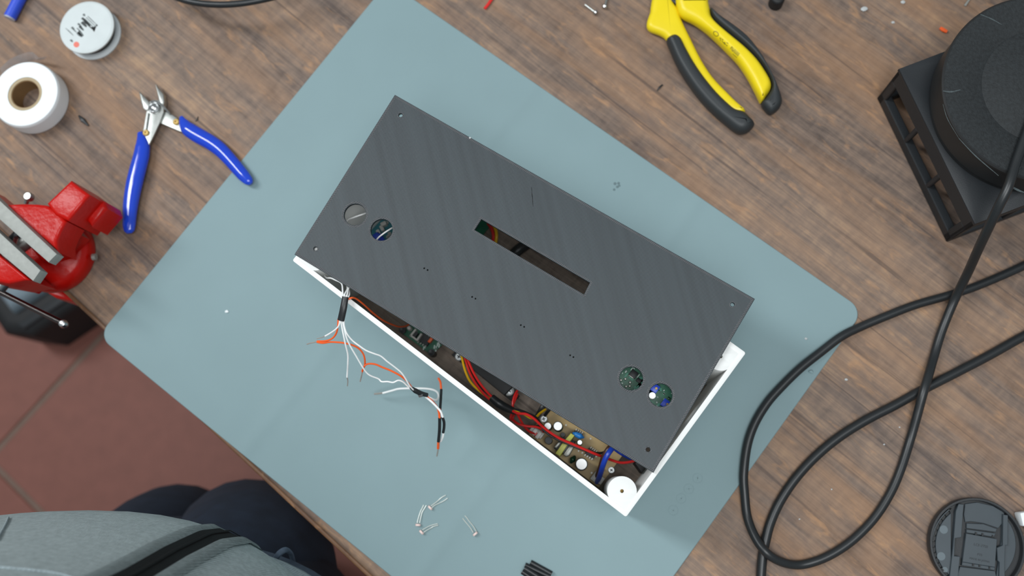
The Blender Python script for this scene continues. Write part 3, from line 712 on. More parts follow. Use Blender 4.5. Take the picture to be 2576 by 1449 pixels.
wire('blue_wire', [(1544, 1124, .030), (1554, 1133, .032), (1568, 1142, .032), (1584, 1150, .03), (1604, 1158, .03)], .0020, w_blu, 'thick blue wire under the edge of the grey plate leading to the socket', g, 'wire', None, 12)
wire('black_wire', [(1352, 1047, .024), (1357, 1038, .028), (1364, 1026, .030), (1374, 1012, .03)], .0022, w_blk, 'black sleeve of wires disappearing under the plate edge', g)
wire('black_wire', [(1370, 1046, .026), (1376, 1038, .028), (1386, 1026, .03), (1396, 1016, .03)], .0013, w_blk, 'thin black wire disappearing under the plate edge by the tan board', g)
wire('red_wire', [(1228, 562, .014), (1236, 574, .018), (1241, 592, .019), (1240, 612, .016)], .0014, w_red, 'red wire seen through the left part of the long slot', g)
wire('yellow_wire', [(1236, 562, .014), (1246, 576, .018), (1249, 594, .019), (1246, 616, .016)], .0014, w_yel, 'yellow wire seen through the left part of the long slot', g)

# ---------------------------------------------------------------- wire harness hanging over the box wall
hz = .1255
har = empty('wire_harness', (*W(863, 775, MT).to_2d(), MT), 'white and orange wire harness hanging over the box wall with bare tinned ends', 'wire harness')
bm = tube(W3([(868.5, 748, hz + .0012), (863.5, 776, hz + .0005), (857.5, 805, hz - .003)]), .0026, res=14)
bmesh.ops.scale(bm, vec=(1, 1, 1), verts=bm.verts[:])
obj('sleeve', tube(W3([(869, 747, hz + .001), (864, 776, hz + .0004), (857.5, 806, hz - .003)]), [.0024, .0026, .0026], res=14, flat=.62), shrink, har); bm.free()
rw = .00062
def hw(pts, mat, r=rw, name='wire'): return obj(name, tube(W3(pts), r, res=8, sub=6), mat, har)
hw([(862, 746, hz + .0006), (862, 732, .124), (859, 713, .118), (843, 704, .112), (832, 699.5, .110), (822, 699, .1075), (817, 694, .104)], w_wht)
hw([(866, 748, hz + .0006), (868, 738, .124), (874, 724, .117), (868, 700, .110), (858, 640, .100), (858, 590, .095), (872, 557, .098), (890, 547, .101), (921, 536, .100), (960, 520, .08)], w_wht)
hw([(872, 748, hz + .0006), (874, 738, .124), (878, 723, .118), (890, 690, .110), (925, 640, .100), (947, 604, .103), (964, 588, .105), (989, 572, .102), (1020, 556, .08)], w_wht)
hw([(876, 748, hz), (879, 740, .122), (877, 728, .116), (868, 712, .108), (858, 706, .10), (846, 698, .088)], w_wht)
hw([(876, 753, hz - .0004), (886, 749, .124), (897, 752, .118), (915, 766, .108), (938, 787, .096), (962, 805, .085), (985, 816, .07), (1004, 822, .055), (1022, 820, .040), (1036, 810, .028)], w_org, .00068)
# lower bundle
w1 = hw([(855, 802, hz - .003), (853, 817, .120), (845, 828, .117), (831, 838, .112), (818, 845.5, .108)], w_wht)
def bare(pts, r=.00038, parent=None, name='bare_end'):
    return obj(name, tube(W3(pts), r, res=6, sub=5), copper_tin, parent)
bare([(819, 845, .108), (810, 849, .106), (797, 852, .104)], parent=w1)
w2 = hw([(851, 802, hz - .004), (850, 820, .119), (846, 838, .114), (836, 851, .110), (820, 857.5, .107), (798, 858.5, .104)], w_org, .00068)
b1 = bare([(799, 858.5, .104), (790, 861.5, .103), (782, 863, .102), (772, 866, .100)], .0005, w2)
w3 = hw([(797, 860.5, .104), (812, 863, .105), (830, 860.5, .107), (848, 861, .108), (866, 863, .108), (886, 868, .107), (903, 877, .104), (914, 891, .100), (918, 907, .096), (917, 920, .092), (911, 933, .089)], w_org, .00068)
w4 = hw([(911.5, 935, .088), (915, 924, .092), (921, 917, .093), (932, 915, .093), (946, 917, .092), (962, 924, .090), (980, 931, .088), (1000, 941, .086), (1014, 950, .083), (1027, 963, .078), (1036, 975, .074)], w_org, .00072)
bare([(912, 934, .088), (910, 944, .085), (908, 952, .082), (906, 960, .080)], .0005, w3)
w5 = hw([(857, 803, hz - .003), (860, 822, .119), (864, 842, .116), (869, 866, .111), (875, 892, .104), (875, 915, .098), (874, 933, .092), (873, 949, .088)], w_wht)
bare([(873, 949, .088), (875, 958, .085), (874, 971, .081)], .00045, w5)
w6 = hw([(861, 803, hz - .003), (866, 826, .119), (872, 850, .115), (882, 872, .110), (896, 896, .104), (910, 920, .098), (921, 936, .093), (932, 945, .090), (952, 953, .086), (960, 960, .085), (975, 960, .084), (989, 962, .083), (1002, 957, .082), (1014, 961, .080), (1026, 972, .076), (1038, 980, .073)], w_wht)
w7 = hw([(865, 803, hz - .003), (866, 820, .120), (872, 838, .118), (886, 856, .114), (904, 870, .111), (922, 882, .108), (942, 890, .105), (958, 896, .102), (975, 910, .098), (995, 925, .093), (1010, 938, .089), (1021, 954, .084), (1030, 970, .079), (1040, 981, .074)], w_wht)
bm = tube(W3([(1031, 973, .075), (1045, 983, .072), (1060, 990, .068), (1075, 994, .065)]), [.0010, .0020, .0019, .0017], res=12)
add_prism(bm, WS([(1046, 984), (1064, 992), (1062, 998), (1054, 1000)], .070), .0685, .0698)
obj('sleeve', bm, shrink, har)
hw([(1072, 996, .064), (1084, 1002, .062), (1096, 1006, .056), (1103, 1000, .048), (1101, 988, .040), (1090, 981, .034), (1070, 977.5, .030), (1040, 977, .026), (1005, 978, .022), (985, 983, .019), (963, 989, .016)], w_wht, .00085)
bare([(964, 988.5, .016), (953, 990, .014), (942, 991, .012)], .0008, har.children[-1])
hw([(1074, 997, .064), (1088, 1010, .062), (1099, 1023, .060), (1104, 1036, .058), (1106, 1052, .056)], w_org, .00085)
hw([(1070, 998, .064), (1085, 1010, .064), (1099, 1024, .063), (1109, 1036, .062), (1114, 1050, .060)], w_wht, .00085)
hw([(1103, 952, .030), (1108, 962, .034), (1110, 982, .038)], w_org, .0009)
hw([(1110, 980, .038), (1109, 1000, .042), (1108, 1016, .046), (1107, 1031, .050)], shrink, .0011, 'sleeve')
hw([(1107, 1030, .050), (1105, 1042, .054), (1106, 1053, .056)], w_org, .0009)
hw([(1106, 1051, .056), (1106, 1070, .053), (1105, 1090, .049), (1103, 1111, .044)], shrink, .00125, 'sleeve')
hw([(1113, 1049, .060), (1117, 1062, .057), (1117, 1076, .053), (1115, 1088, .049)], shrink, .0011, 'sleeve')
hw([(1116, 1086, .049), (1114, 1098, .046), (1109, 1110, .042)], w_wht, .0009)
we = hw([(1103, 1110, .044), (1102.5, 1119, .041), (1102, 1128, .038)], w_org, .0011)
bare([(1102.5, 1127, .038), (1101, 1137, .034), (1099, 1147, .030)], .0007, we)

# ---------------------------------------------------------------- bench vise, clamped to the edge
vz = .080
vise = empty('bench_vise', (*W(140, 640, 0).to_2d(), 0), 'red cast bench vise with steel jaws and a T-bar, clamped on the bench edge', 'vise')
bc = W(131, 634, .010).to_2d()
obj('swivel_base', lathe([(0, .0005), (.0345, .0005), (.0352, .003), (.0350, .014), (.0325, .018), (.030, .0195), (.018, .024), (0, .025)], bc, 56), red_paint, vise)
blk = WS([(177, 452.6), (226, 490), (171, 556), (137, 541), (116, 511)], .072)
body = bmesh.new()
add_prism(body, blk, .022, .072, .003, 3)
add_prism(body, WS([(214, 478), (228, 487), (262, 506), (268, 524), (228, 570), (205, 540)], .050), .020, .050, .004, 3)
flare = smooth_poly(WS([(-30, 505), (15, 515), (40, 512), (80, 511), (118, 514), (150, 534), (168, 556), (152, 585), (143, 612), (140, 634)], .070), 3)
flare_pts = WS([(-40, 470), (0, 503), (15, 515), (58, 511), (90, 512), (117, 515), (145, 530), (167, 557), (152, 582), (143, 605), (145, 634)], .070)
add_prism(body, flare_pts, .040, .070, .003, 3)
add_prism(body, WS([(60, 600), (110, 575), (170, 560), (200, 590), (160, 640), (110, 660)], .036), .018, .040, .003, 2)
obj('fixed_body', body, red_paint, vise)
def jaw(pts, nm='jaw_plate'):
    return obj(nm, prism(WS(pts, vz), vz - .011, vz, .0006, 2), jaw_steel, vise)
jaw([(-60, 449), (143, 639), (122, 660), (-60, 500)])
jaw([(-60, 531), (102, 680), (83, 707), (-60, 587)])
mv_ = bmesh.new()
add_prism(mv_, WS([(-60, 592), (78, 706), (60, 705), (20, 714), (-60, 700)], .070), .030, .070, .003, 3)
add_prism(mv_, WS([(-40, 640), (70, 690), (80, 708), (58, 726), (20, 716), (-40, 706)], .045), .020, .045, .004, 2)
obj('sliding_jaw', mv_, red_paint, vise)
obj('lead_screw', tube(W3([(20, 640, .045), (70, 605, .045), (110, 578, .045)]), .0065, res=16, sub=1), steel, vise)
obj('guide_rod', tube(W3([(-10, 640, .05), (35, 600, .05), (60, 575, .05)]), .004, res=14, sub=1), black_steel, vise)
sp_ = W(3, 712, .045)
obj('screw_head', tube([W(14, 702, .045), W(-4, 722, .045)], .0065, res=16, sub=1), chrome, vise)
hb = obj('handle_bar', tube(W3([(-70, 700, .045), (2, 735, .040), (158, 813, .032)]), .0024, res=14, sub=1), dark_chrome, vise)
obj('bar_knob', lathe([(0, .0275), (.0026, .0285), (.0037, .032), (.0026, .0355), (0, .0365)], W(160, 815, .032), 16), chrome, hb)
obj('clamp_bolt', merge(tube(W3([(70, 496, .034), (66, 510, .030)]), .0022, res=12, sub=1), lathe([(0, .032), (.0038, .032), (.0038, .036), (.003, .0375), (0, .0375)], W(70.5, 494, .036), 16)), steel, vise)
obj('base_bolt', tube(W3([(233, 647, .012), (242, 646, .012)]), .0030, res=12, sub=1), solder, vise)
obj('jaw_screw', merge(tube(W3([(41, 598, .066), (37, 612, .062)]), .0018, res=10, sub=1), ), chrome, vise)
obj('clamp_arm', prism(WS([(112, 732), (150, 728), (186, 752), (180, 757), (140, 750)], -.032), -.10, -.032, .002), red_paint, vise)

# ---------------------------------------------------------------- blue flush cutters
fc = empty('flush_cutters', (*W(390, 275, 0).to_2d(), 0), 'open flush cutters with glossy blue handles, half on the wood and half on the mat', 'cutters')
def Zc(x, y): return (280 + x / 3.293, 180 + y / 3.293)
k3 = unit_at(380, 350, .008) / 3.293
def grip(pts, name='handle'):
    P = [W(*Zc(x, y), .0075) for x, y, r in pts]; return obj(name, tube(P, [r * k3 for *_, r in pts], res=18, sub=5, flat=.72, round_ends=False), blue_grip, fc)
grip([(238, 505, 22), (252, 560, 42), (258, 620, 60), (248, 700, 66), (222, 800, 68), (192, 920, 68), (166, 1060, 63), (152, 1180, 57), (148, 1270, 52), (149, 1318, 42), (150, 1340, 20)])
grip([(578, 374, 14), (600, 425, 40), (640, 478, 60), (720, 530, 64), (810, 580, 62), (890, 636, 60), (960, 705, 56), (1030, 785, 53), (1092, 858, 50), (1138, 908, 38), (1156, 930, 18)])
def flatpart(pts, z0, z1, name, mat=steel, bev=.0006):
    return obj(name, prism(WS([Zc(*p) for p in pts], z1), z0, z1, bev, 2), mat, fc)
flatpart([(300, 255), (290, 330), (262, 490), (262, 545), (308, 612), (335, 560), (392, 440), (432, 340), (438, 250), (400, 235), (345, 235)], .0062, .0085, 'arm')
flatpart([(410, 428), (432, 330), (470, 335), (540, 380), (578, 420), (600, 508), (545, 488)], .0042, .0064, 'arm')
flatpart([(228, 160), (262, 195), (305, 240), (330, 290), (290, 325), (262, 305), (240, 235)], .004, .0098, 'jaw', steel, .0012)
flatpart([(362, 97), (385, 130), (432, 186), (440, 245), (430, 300), (395, 250), (380, 190)], .004, .0098, 'jaw', steel, .0012)
pc = W(*Zc(350, 297), .011)
obj('pivot', lathe([(0, .004), (48 * k3, .004), (48 * k3, .0105), (42 * k3, .0112), (36 * k3, .0102), (24 * k3, .0116), (0, .0122)], pc, 28), chrome, fc)
obj('spring', tube([W(*Zc(330, 250), .0115), W(*Zc(370, 250), .012), W(*Zc(415, 272), .0115), W(*Zc(450, 310), .010), W(*Zc(482, 348), .0075)], .0009, res=8), chrome, fc)
obj('spring', tube([W(*Zc(308, 345), .0092), W(*Zc(300, 410), .0092), W(*Zc(288, 490), .0092)], .0007, res=8), steel, fc)
for x, y, z in ((288, 508, .0088), (538, 418, .0068)):
    c = W(*Zc(x, y), z); obj('rivet', lathe([(0, z - .001), (27 * k3, z - .001), (27 * k3, z + .0006), (20 * k3, z + .0012), (10 * k3, z + .0012), (9 * k3, z + .0002), (0, z + .0002)], c, 20), brass, fc)

# ---------------------------------------------------------------- yellow and black pliers
pl_ = empty('pliers', (*W(1740, 60, 0).to_2d(), 0), 'large pliers with yellow and black handles, lying open on the bare wood', 'pliers')
def Zp(x, y): return (1600 + x / 4.39, y / 4.39)
def ppoly(pts, z1, sm=3): return smooth_poly(WS([Zp(*p) for p in pts], z1), sm)
hl = obj('handle', prism(ppoly([(205, -70), (168, 40), (160, 110), (140, 165), (122, 230), (128, 285), (170, 322), (260, 355), (335, 405), (450, 560), (600, 800), (800, 1040), (1000, 1190), (1130, 1240), (1216, 1206), (1120, 1110), (1000, 990), (850, 830), (720, 630), (620, 430), (560, 310), (495, 170), (470, 90), (420, 10), (380, -70)], .0125), .001, .0125, .005, 5, True), yel, pl_)
obj('grip', prism(ppoly([(345, 405), (388, 356), (440, 347), (495, 380), (530, 440), (560, 500), (650, 660), (760, 820), (900, 990), (1040, 1125), (1110, 1175), (1200, 1200), (1270, 1265), (1318, 1320), (1315, 1365), (1240, 1432), (1130, 1430), (1000, 1335), (800, 1155), (640, 965), (520, 785), (440, 640), (385, 510)], .0185), .001, .0185, .0085, 6, True), blk_grip, hl)
hr = obj('handle', prism(ppoly([(468, -70), (465, 60), (495, 125), (545, 165), (650, 215), (790, 310), (910, 420), (1030, 540), (1150, 670), (1260, 840), (1340, 990), (1400, 1090), (1450, 1030), (1500, 950), (1498, 870), (1440, 760), (1340, 620), (1200, 480), (1040, 350), (900, 230), (840, 150), (825, 70), (805, -20), (790, -70)], .018), .0015, .018, .0068, 6, True), yel, pl_)
obj('grip', prism(ppoly([(826, 72), (930, 150), (1080, 250), (1240, 380), (1380, 560), (1480, 740), (1560, 900), (1612, 1020), (1625, 1105), (1590, 1175), (1505, 1228), (1440, 1180), (1402, 1108), (1460, 1035), (1505, 960), (1506, 885), (1446, 760), (1345, 618), (1205, 476), (1045, 346), (905, 228), (845, 150)], .0165), .001, .0168, .0062, 5, True), blk_grip, hr)
# worn, unreadable print on the inner flank of the right handle, laid onto its surface
from mathutils.bvhtree import BVHTree
hv = [hr.matrix_basis @ v.co for v in hr.data.vertices]; tree_ = BVHTree.FromPolygons(hv, [tuple(p.vertices) for p in hr.data.polygons])
bm = bmesh.new(); random.seed(12)
def stroke(x, y, l_, w_, a):
    d = (W(x, y, 0) - Vector((0, 0, H))).normalized(); hit, nrm, _, _ = tree_.ray_cast(Vector((0, 0, H)), d)
    if hit is None: return
    q_ = Vector((0, 0, 1)).rotation_difference(nrm).to_matrix().to_4x4(); k = .00033
    r_ = bmesh.ops.create_cube(bm, size=1.0)
    bmesh.ops.transform(bm, matrix=Matrix.Translation(hit) @ q_ @ Matrix.Rotation(-math.radians(a), 4, 'Z') @ Matrix.Diagonal((l_ * k, w_ * k, .00012, 1)), verts=r_['verts'])
pd, pn = Vector((.73, .68)), Vector((.68, -.73)); ps = Vector((1801, 85))
for k in range(12):
    t = 2 * PI * k / 12; p = ps + pd * (7 * math.cos(t)) + pn * (5 * math.sin(t)); stroke(p.x, p.y, 3.6, 1.8, math.degrees(math.atan2(pd.y * math.cos(t + PI / 2) * 7 + pn.y * math.sin(t + PI / 2) * 5, pd.x * math.cos(t + PI / 2) * 7 + pn.x * math.sin(t + PI / 2) * 5)))
for k in range(9):
    p = Vector((1812, 97)) + pd * (k * 3.0) + pn * random.uniform(-2.5, 4); stroke(p.x, p.y, random.uniform(3, 6), random.uniform(1.5, 3), random.uniform(20, 70))
for k in range(9):
    p = Vector((1839, 120)) + pd * (k * 3.2); stroke(p.x, p.y, 9, 1.5, -47 + random.uniform(-12, 12))
for k in range(4):
    p = Vector((1848, 133)) + pd * (k * 3.6) - pn * 5; stroke(p.x, p.y, 4, 1.6, 43)
obj('worn_print', bm, ink, hr)
obj('joint', prism(WS([(1668, -40), (1682, -3), (1700, 10), (1712, 4), (1720, -20), (1712, -45)], .012), .003, .012, .002), black_steel, pl_)
for pts in ([(1640, -30), (1620, -110), (1640, -190), (1680, -180), (1690, -60)], [(1695, -60), (1690, -180), (1735, -185), (1750, -110), (1770, -30)]):
    obj('jaw', prism(WS(pts, .014), .003, .014, .002), steel, pl_)

# ---------------------------------------------------------------- solder spool and tape roll
sz = .0155; c1 = W(217.8, 68, sz); rs = 67.5 * unit_at(218, 68, sz)
spool_w = M('spool_label', (204, 211, 211), .55, var=.03, vscale=90)
spool = empty('solder_spool', (c1.x, c1.y, 0), 'small white spool of solder wire with smudged black print, above the tape roll', 'spool')
obj('flange', lathe([(.009, sz - .0018), (rs, sz - .0018), (rs, sz - .0004), (rs * .975, sz), (.0105, sz), (.009, sz - .0006)], c1, 56, True), spool_w, spool)
obj('flange', lathe([(.009, .0003), (rs, .0003), (rs, .0016), (rs * .97, .002), (.009, .002)], c1, 56, True), M('spool_lower_grey', (196, 202, 204), .5), spool)
obj('core', lathe([(.0085, .001), (.010, .001), (.010, sz - .001), (.0085, sz - .001)], c1, 40, True), tape_white, spool)
obj('label', plate(circle(c1, rs * .93, 48), [WS([(130 + x_ / 8.525, y_ / 8.525) for x_, y_ in ((835, 585), (960, 560), (915, 690))], sz)], sz - .0001, sz + .0001), spool_w, spool)
sw = bmesh.new()
for k in range(7): add_lathe(sw, [(.0192 + .0012 * math.cos(t), .0032 + k * .0016 + .0008 * math.sin(t)) for t in [2 * PI * q_ / 8 for q_ in range(8)]], c1, 40, True)
obj('solder_coil', sw, M('solder_wire', (96, 98, 96), .45, .6), spool)
prt = M('smudged_black_print', (92, 98, 98), .6, var=.2, vscale=400); prd = M('dense_black_print', (58, 62, 62), .6, var=.2, vscale=400); prr = M('red_print', (226, 120, 104), .6)
def Zs(x, y): return (130 + x / 8.525, y / 8.525)
def mark(pts, z=sz, m=prt, nm='print_mark'):
    return obj(nm, prism(WS([Zs(*p) for p in pts], z + .0002), z - .0002, z + .0002), m, spool, smooth=False)
for (x, y, w_, l_, dk) in ((672, 300, 44, 60, 0), (645, 380, 50, 250, 1), (700, 400, 20, 300, 0), (690, 450, 26, 290, 1), (735, 370, 16, 300, 0), (770, 345, 14, 270, 1), (640, 470, 60, 150, 1), (560, 500, 40, 110, 0), (590, 560, 46, 130, 1), (540, 600, 22, 110, 0), (296, 600, 12, 240, 0), (345, 640, 10, 150, 1), (425, 580, 44, 80, 0), (455, 620, 22, 110, 0), (400, 850, 40, 70, 0), (560, 690, 30, 120, 1), (950, 530, 40, 40, 1)):
    d = Vector((.72, .69)); n_ = Vector((-.69, .72)); p = Vector((x, y))
    mark([p - n_ * w_ / 2 + d * 6, p + d * l_ * .5 - n_ * w_ * .6, p + d * l_ - n_ * w_ * .3, p + d * l_ + n_ * w_ * .3, p + d * l_ * .5 + n_ * w_ * .5, p + n_ * w_ / 2], m=prd if dk else prt)
mark([(530, 720), (600, 640), (650, 700), (690, 760), (640, 800), (580, 770)])
mark([(Vector((530, 955)) + Vector((62 * math.cos(t), 62 * math.sin(t)))) for t in [2 * PI * k / 20 for k in range(20)]], m=prr)

tz = .0195; ct = W(62.5, 236, tz); rt = 84.0 * unit_at(62, 236, tz); ri = 43 * unit_at(62, 236, tz); rj = 35.5 * unit_at(62, 236, tz)
tape = empty('tape_roll', (ct.x, ct.y, 0), 'thick white tape roll on a cardboard core at the left edge of the bench', 'tape roll')
prof = [(ri, .0003), (rt * .985, .0003), (rt, .0012)] + [(rt + (.00012 if k % 2 else 0), .0012 + k * (tz - .0032) / 12) for k in range(1, 12)] + [(rt, tz - .0018), (rt * .965, tz), (ri, tz)]
obj('tape', lathe(prof, ct, 72, True), tape_white, tape)
co_ = obj('core', lathe([(rj, .0003), (ri, .0003), (ri, tz - .0006), (rj, tz - .0006)], ct, 48, True), card, tape)
obj('core_lining', lathe([(rj - .0006, .0004), (rj - .0001, .0004), (rj - .0001, tz - .0012), (rj - .0006, tz - .0012)], ct, 48, True), card_in, co_)
# loose clear tail of film
bm = bmesh.new(); top = []; bot = []
tp = [(0, 172), (20, 152), (45, 139), (70, 131), (82, 131), (98, 145), (118, 142)]
for i, (x, y) in enumerate(tp):
    p = W(x, y, .017); top.append(bm.verts.new(p)); q_ = W(x + 8, y + 20, .004) if i < 5 else W(x - 6, y + 7, .008); bot.append(bm.verts.new(q_))
for i in range(len(tp) - 1): bm.faces.new((top[i], top[i + 1], bot[i + 1], bot[i]))
r_ = bmesh.ops.solidify(bm, geom=bm.faces[:], thickness=.0003)
obj('loose_film', bm, film, tape)

# ---------------------------------------------------------------- loudspeaker, magnet up
f0, f1 = W(2205, 247, 0).to_2d(), W(2380, 610, 0).to_2d()
fd = (f1 - f0).normalized(); fn = Vector((-fd.y, fd.x)); FLn = (f1 - f0).length
spk = empty('loudspeaker', (.345, .282, 0), 'upturned black loudspeaker with scuffed round magnet on a slotted square frame', 'speaker')
def FR(s, t, z): p = f0 + fd * s + fn * t; return Vector((p.x, p.y, z))
FH = .062; TW = .004
fb = bmesh.new()
def rbox(s0, s1, t0, t1, z0, z1, bev=.0008):
    c = FR((s0 + s1) / 2, (t0 + t1) / 2, (z0 + z1) / 2); add_box(fb, c, (s1 - s0, t1 - t0, z1 - z0), math.atan2(fd.y, fd.x), bev, 1)
for side in range(4):
    def sbox(a0_, a1_, z0, z1, th=TW):
        if side == 0: rbox(a0_, a1_, 0, th, z0, z1)
        elif side == 2: rbox(a0_, a1_, FLn - th, FLn, z0, z1)
        elif side == 1: rbox(0, th, a0_, a1_, z0, z1)
        else: rbox(FLn - th, FLn, a0_, a1_, z0, z1)
    sbox(0, FLn, .0004, .013, .007); sbox(0, FLn, .041, FH)
    for a0_, a1_ in ((0, .008), (.0445, .0485), (.0865, .0905), (FLn - .008, FLn)): sbox(a0_, a1_, .012, .042)
obj('frame', fb, frame_blk, spk)
pc_ = FR(FLn / 2, FLn / 2, 0)
dc = (.348, .286); dr = .0735; DZt = .099
obj('top_plate', plate([FR(.0005, .0005, 0), FR(FLn - .0005, .0005, 0), FR(FLn - .0005, FLn - .0005, 0), FR(.0005, FLn - .0005, 0)], [circle(pc_, .052, 40)], FH - .004, FH + .0005, .0008), frame_blk, spk)
mg = obj('magnet', lathe([(0, FH - .002), (dr * .965, FH - .002), (dr * .965, FH + .006), (dr * .985, FH + .008), (dr * .985, DZt - .004), (dr, DZt - .0035), (dr, DZt - .0012), (dr * .985, DZt), (0, DZt)], dc, 96), [drum_side], spk)
ft = obj('magnet_cover', lathe([(0, DZt), (dr * .982, DZt), (dr * .975, DZt + .0006), (dr * .62, DZt + .0006), (dr * .61, DZt + .0002), (dr * .60, DZt + .0006), (0, DZt + .0006)], dc, 96), drum_blk, spk)
for pts, w_ in (([(2372, 229), (2392, 231), (2416, 226)], .0009), ([(2537, 465), (2560, 478), (2576, 484)], .0013), ([(2540, 462), (2556, 440), (2566, 420)], .0011), ([(2372, 262), (2384, 300), (2412, 348)], .0004), ([(2412, 348), (2455, 393), (2512, 442)], .0007), ([(2466, 36), (2495, 48), (2520, 62)], .0007)):
    P = [W(x, y, DZt + .0006) for x, y in pts]; obj('scuff_mark', tube(P, [w_ * .4, w_ * .75, w_ * .3], res=6, flat=.2), scuff, ft)

# ---------------------------------------------------------------- black cables
cr = .0036
cab = tag(obj('power_cable', tube(W3([(2640, 200, .1035), (2600, 290, .1035), (2576, 352, .1035), (2556, 408, .1035), (2536, 470, .1035), (2512, 520, .0965), (2488, 570, .082), (2462, 625, .060), (2436, 683, .034), (2408, 740, .0150), (2385, 792, .008), (2366, 842, .005), (2350, 895, .005), (2334, 950, .0115), (2322, 990, .0130), (2308, 1042, .009), (2290, 1105, .0042), (2266, 1180, .0038), (2240, 1240, .0038), (2202, 1300, .0038), (2155, 1350, .0038), (2108, 1385, .0038), (2060, 1409, .0038), (2010, 1421, .0038), (1965, 1413, .009), (1928, 1390, .0130), (1900, 1352, .009), (1880, 1300, .004), (1873, 1240, .004), (1871, 1190, .0052), (1880, 1120, .0052), (1899, 1065, .0052), (1930, 1014, .0052), (1966, 973, .0052), (2012, 928, .0052), (2062, 888, .0052), (2116, 847, .0052), (2166, 822, .004), (2230, 795, .004), (2300, 768, .004), (2380, 745, .004), (2440, 726, .004), (2500, 702, .004), (2576, 668, .004), (2660, 625, .004)]), cr, res=14, sub=8), cable_blk), 'black cable coming off the speaker and looping across the mat corner', 'cable')
tag(obj('power_cable', tube(W3([(2660, 806, .004), (2576, 845, .004), (2490, 893, .004), (2400, 940, .004), (2322, 980, .004), (2250, 1020, .004), (2180, 1056, .004), (2110, 1100, .004), (2050, 1150, .004), (2000, 1205, .004), (1962, 1262, .004), (1938, 1315, .004), (1926, 1360, .004), (1919, 1395, .004), (1915, 1440, .004), (1912, 1500, .004), (1908, 1560, .004)]), cr * 1.08, res=14, sub=8), cable_blk), 'black cable running under the looped one from right edge to bottom edge', 'cable')
tag(obj('power_cable', tube(W3([(380, -60, .030), (425, -18, .034), (460, -1, .036), (500, 8, .037), (540, 11.5, .037), (580, 11, .037), (630, 5, .036), (690, -8, .034), (760, -30, .030)]), .0029, res=14, sub=8), cable_blk), 'black cable arching above the bench at the top edge, left of the mat', 'cable')

# ---------------------------------------------------------------- lens cap (inside face up)
lcx = W(2455, 1371, .006); lr = 120.5 * unit_at(2455, 1371, .006)
capo = empty('lens_cap', (lcx.x, lcx.y, 0), 'round black camera lens cap lying inside up in the lower right corner', 'lens cap')
obj('disc', lathe([(0, .0004), (lr * .95, .0004), (lr * .985, .0012), (lr, .003), (lr, .0085), (lr * .985, .0095), (lr * .945, .0095), (lr * .935, .009), (lr * .935, .0035), (0, .0035)], lcx, 96), blk_pl, capo)
def Zl(x, y): return (2276 + x / 6.327, 1220 + y / 6.327)
def lp(pts, z0, z1, m=cap_pl, nm='rib', bev=.0003, par=None): return obj(nm, prism(WS([Zl(*p) for p in pts], z1), z0, z1, bev, 1), m, par or capo)
# left and right side panels inside the ring
lcz = Vector((1130, 950)); rr_ = 690
def arcp(a0_, a1_, r, n=20): return [(lcz.x + r * math.cos(math.radians(a0_ + (a1_ - a0_) * k / n)), lcz.y + r * math.sin(math.radians(a0_ + (a1_ - a0_) * k / n))) for k in range(n + 1)]
lp(arcp(232, 128, 640), .003, .0058, cap_pl, 'side_panel')
lp(arcp(-44, 60, 640), .003, .0058, cap_pl, 'side_panel')
lp([(860, 300), (940, 310), (905, 760), (905, 830), (800, 850), (790, 1130), (880, 1140), (850, 1449), (770, 1600), (700, 1600), (770, 1000), (815, 420)], .003, .0082, cap_pl, 'clip_bar')
lp([(1570, 470), (1645, 480), (1640, 960), (1600, 960), (1590, 1260), (1600, 1600), (1500, 1600), (1510, 1230), (1480, 1200), (1470, 1000), (1560, 960)], .003, .0082, cap_pl, 'clip_bar')
lp([(980, 770), (1470, 860), (1440, 1310), (920, 1225)], .003, .0075, cap_pl, 'centre_plate')
lp([(985, 705), (1450, 770), (1420, 830), (985, 760)], .003, .0068, cap_pl, 'rib'); lp([(920, 1225), (1440, 1310), (1430, 1360), (910, 1280)], .003, .0068, cap_pl, 'rib')
lp([(880, 1300), (1440, 1370), (1490, 1600), (780, 1600)], .003, .0062, cap_pl, 'finger_pad')
lp([(960, 300), (1150, 275), (1400, 330), (1590, 440), (1560, 600), (1490, 690), (1250, 610), (1050, 580), (960, 590), (940, 470)], .003, .0050, cap_pl, 'finger_pad'); lp([(985, 610), (1250, 620), (1470, 700), (1450, 750), (985, 690)], .003, .0060, cap_pl, 'finger_pad')
for pts in ([(1125, 750), (1150, 755), (1146, 800), (1120, 796)], [(1230, 765), (1255, 770), (1250, 815), (1226, 812)], [(1395, 795), (1412, 800), (1410, 830), (1390, 826)], [(1080, 1250), (1105, 1255), (1100, 1295), (1078, 1290)], [(1185, 1265), (1208, 1268), (1203, 1310), (1180, 1305)], [(1345, 1295), (1365, 1300), (1360, 1340), (1340, 1335)]):
    lp(pts, .0060, .0078, cap_shade, 'notch', 0)
for k in range(15):
    a_ = 232 - k * 7.6; p0 = arcp(a_, a_ + 4.8, 690, 2) + list(reversed(arcp(a_, a_ + 4.8, 648, 2))); lp(p0, .0030, .0064, cap_shade, 'grip_notch', 0)
lp(arcp(233, 124, 705, 24) + list(reversed(arcp(233, 124, 692, 24))), .003, .0088, cap_pl, 'inner_ring', 0)
for x, y, r in ((620, 710, 65), (580, 1135, 65), (640, 1350, 45)):
    c = W(*Zl(x, y), .006); obj('ejector_mark', lathe([(0, .0055), (r / 6.327 * .00031, .0055), (r / 6.327 * .00031, .0060), (0, .0060)], c, 24), M('cap_pale_disc', (92, 104, 110), .4), capo)
lp([(850, 420), (862, 420), (760, 1449), (700, 1560), (690, 1560), (730, 1449), (800, 430)], .003, .0060, cap_shade, 'groove', 0)
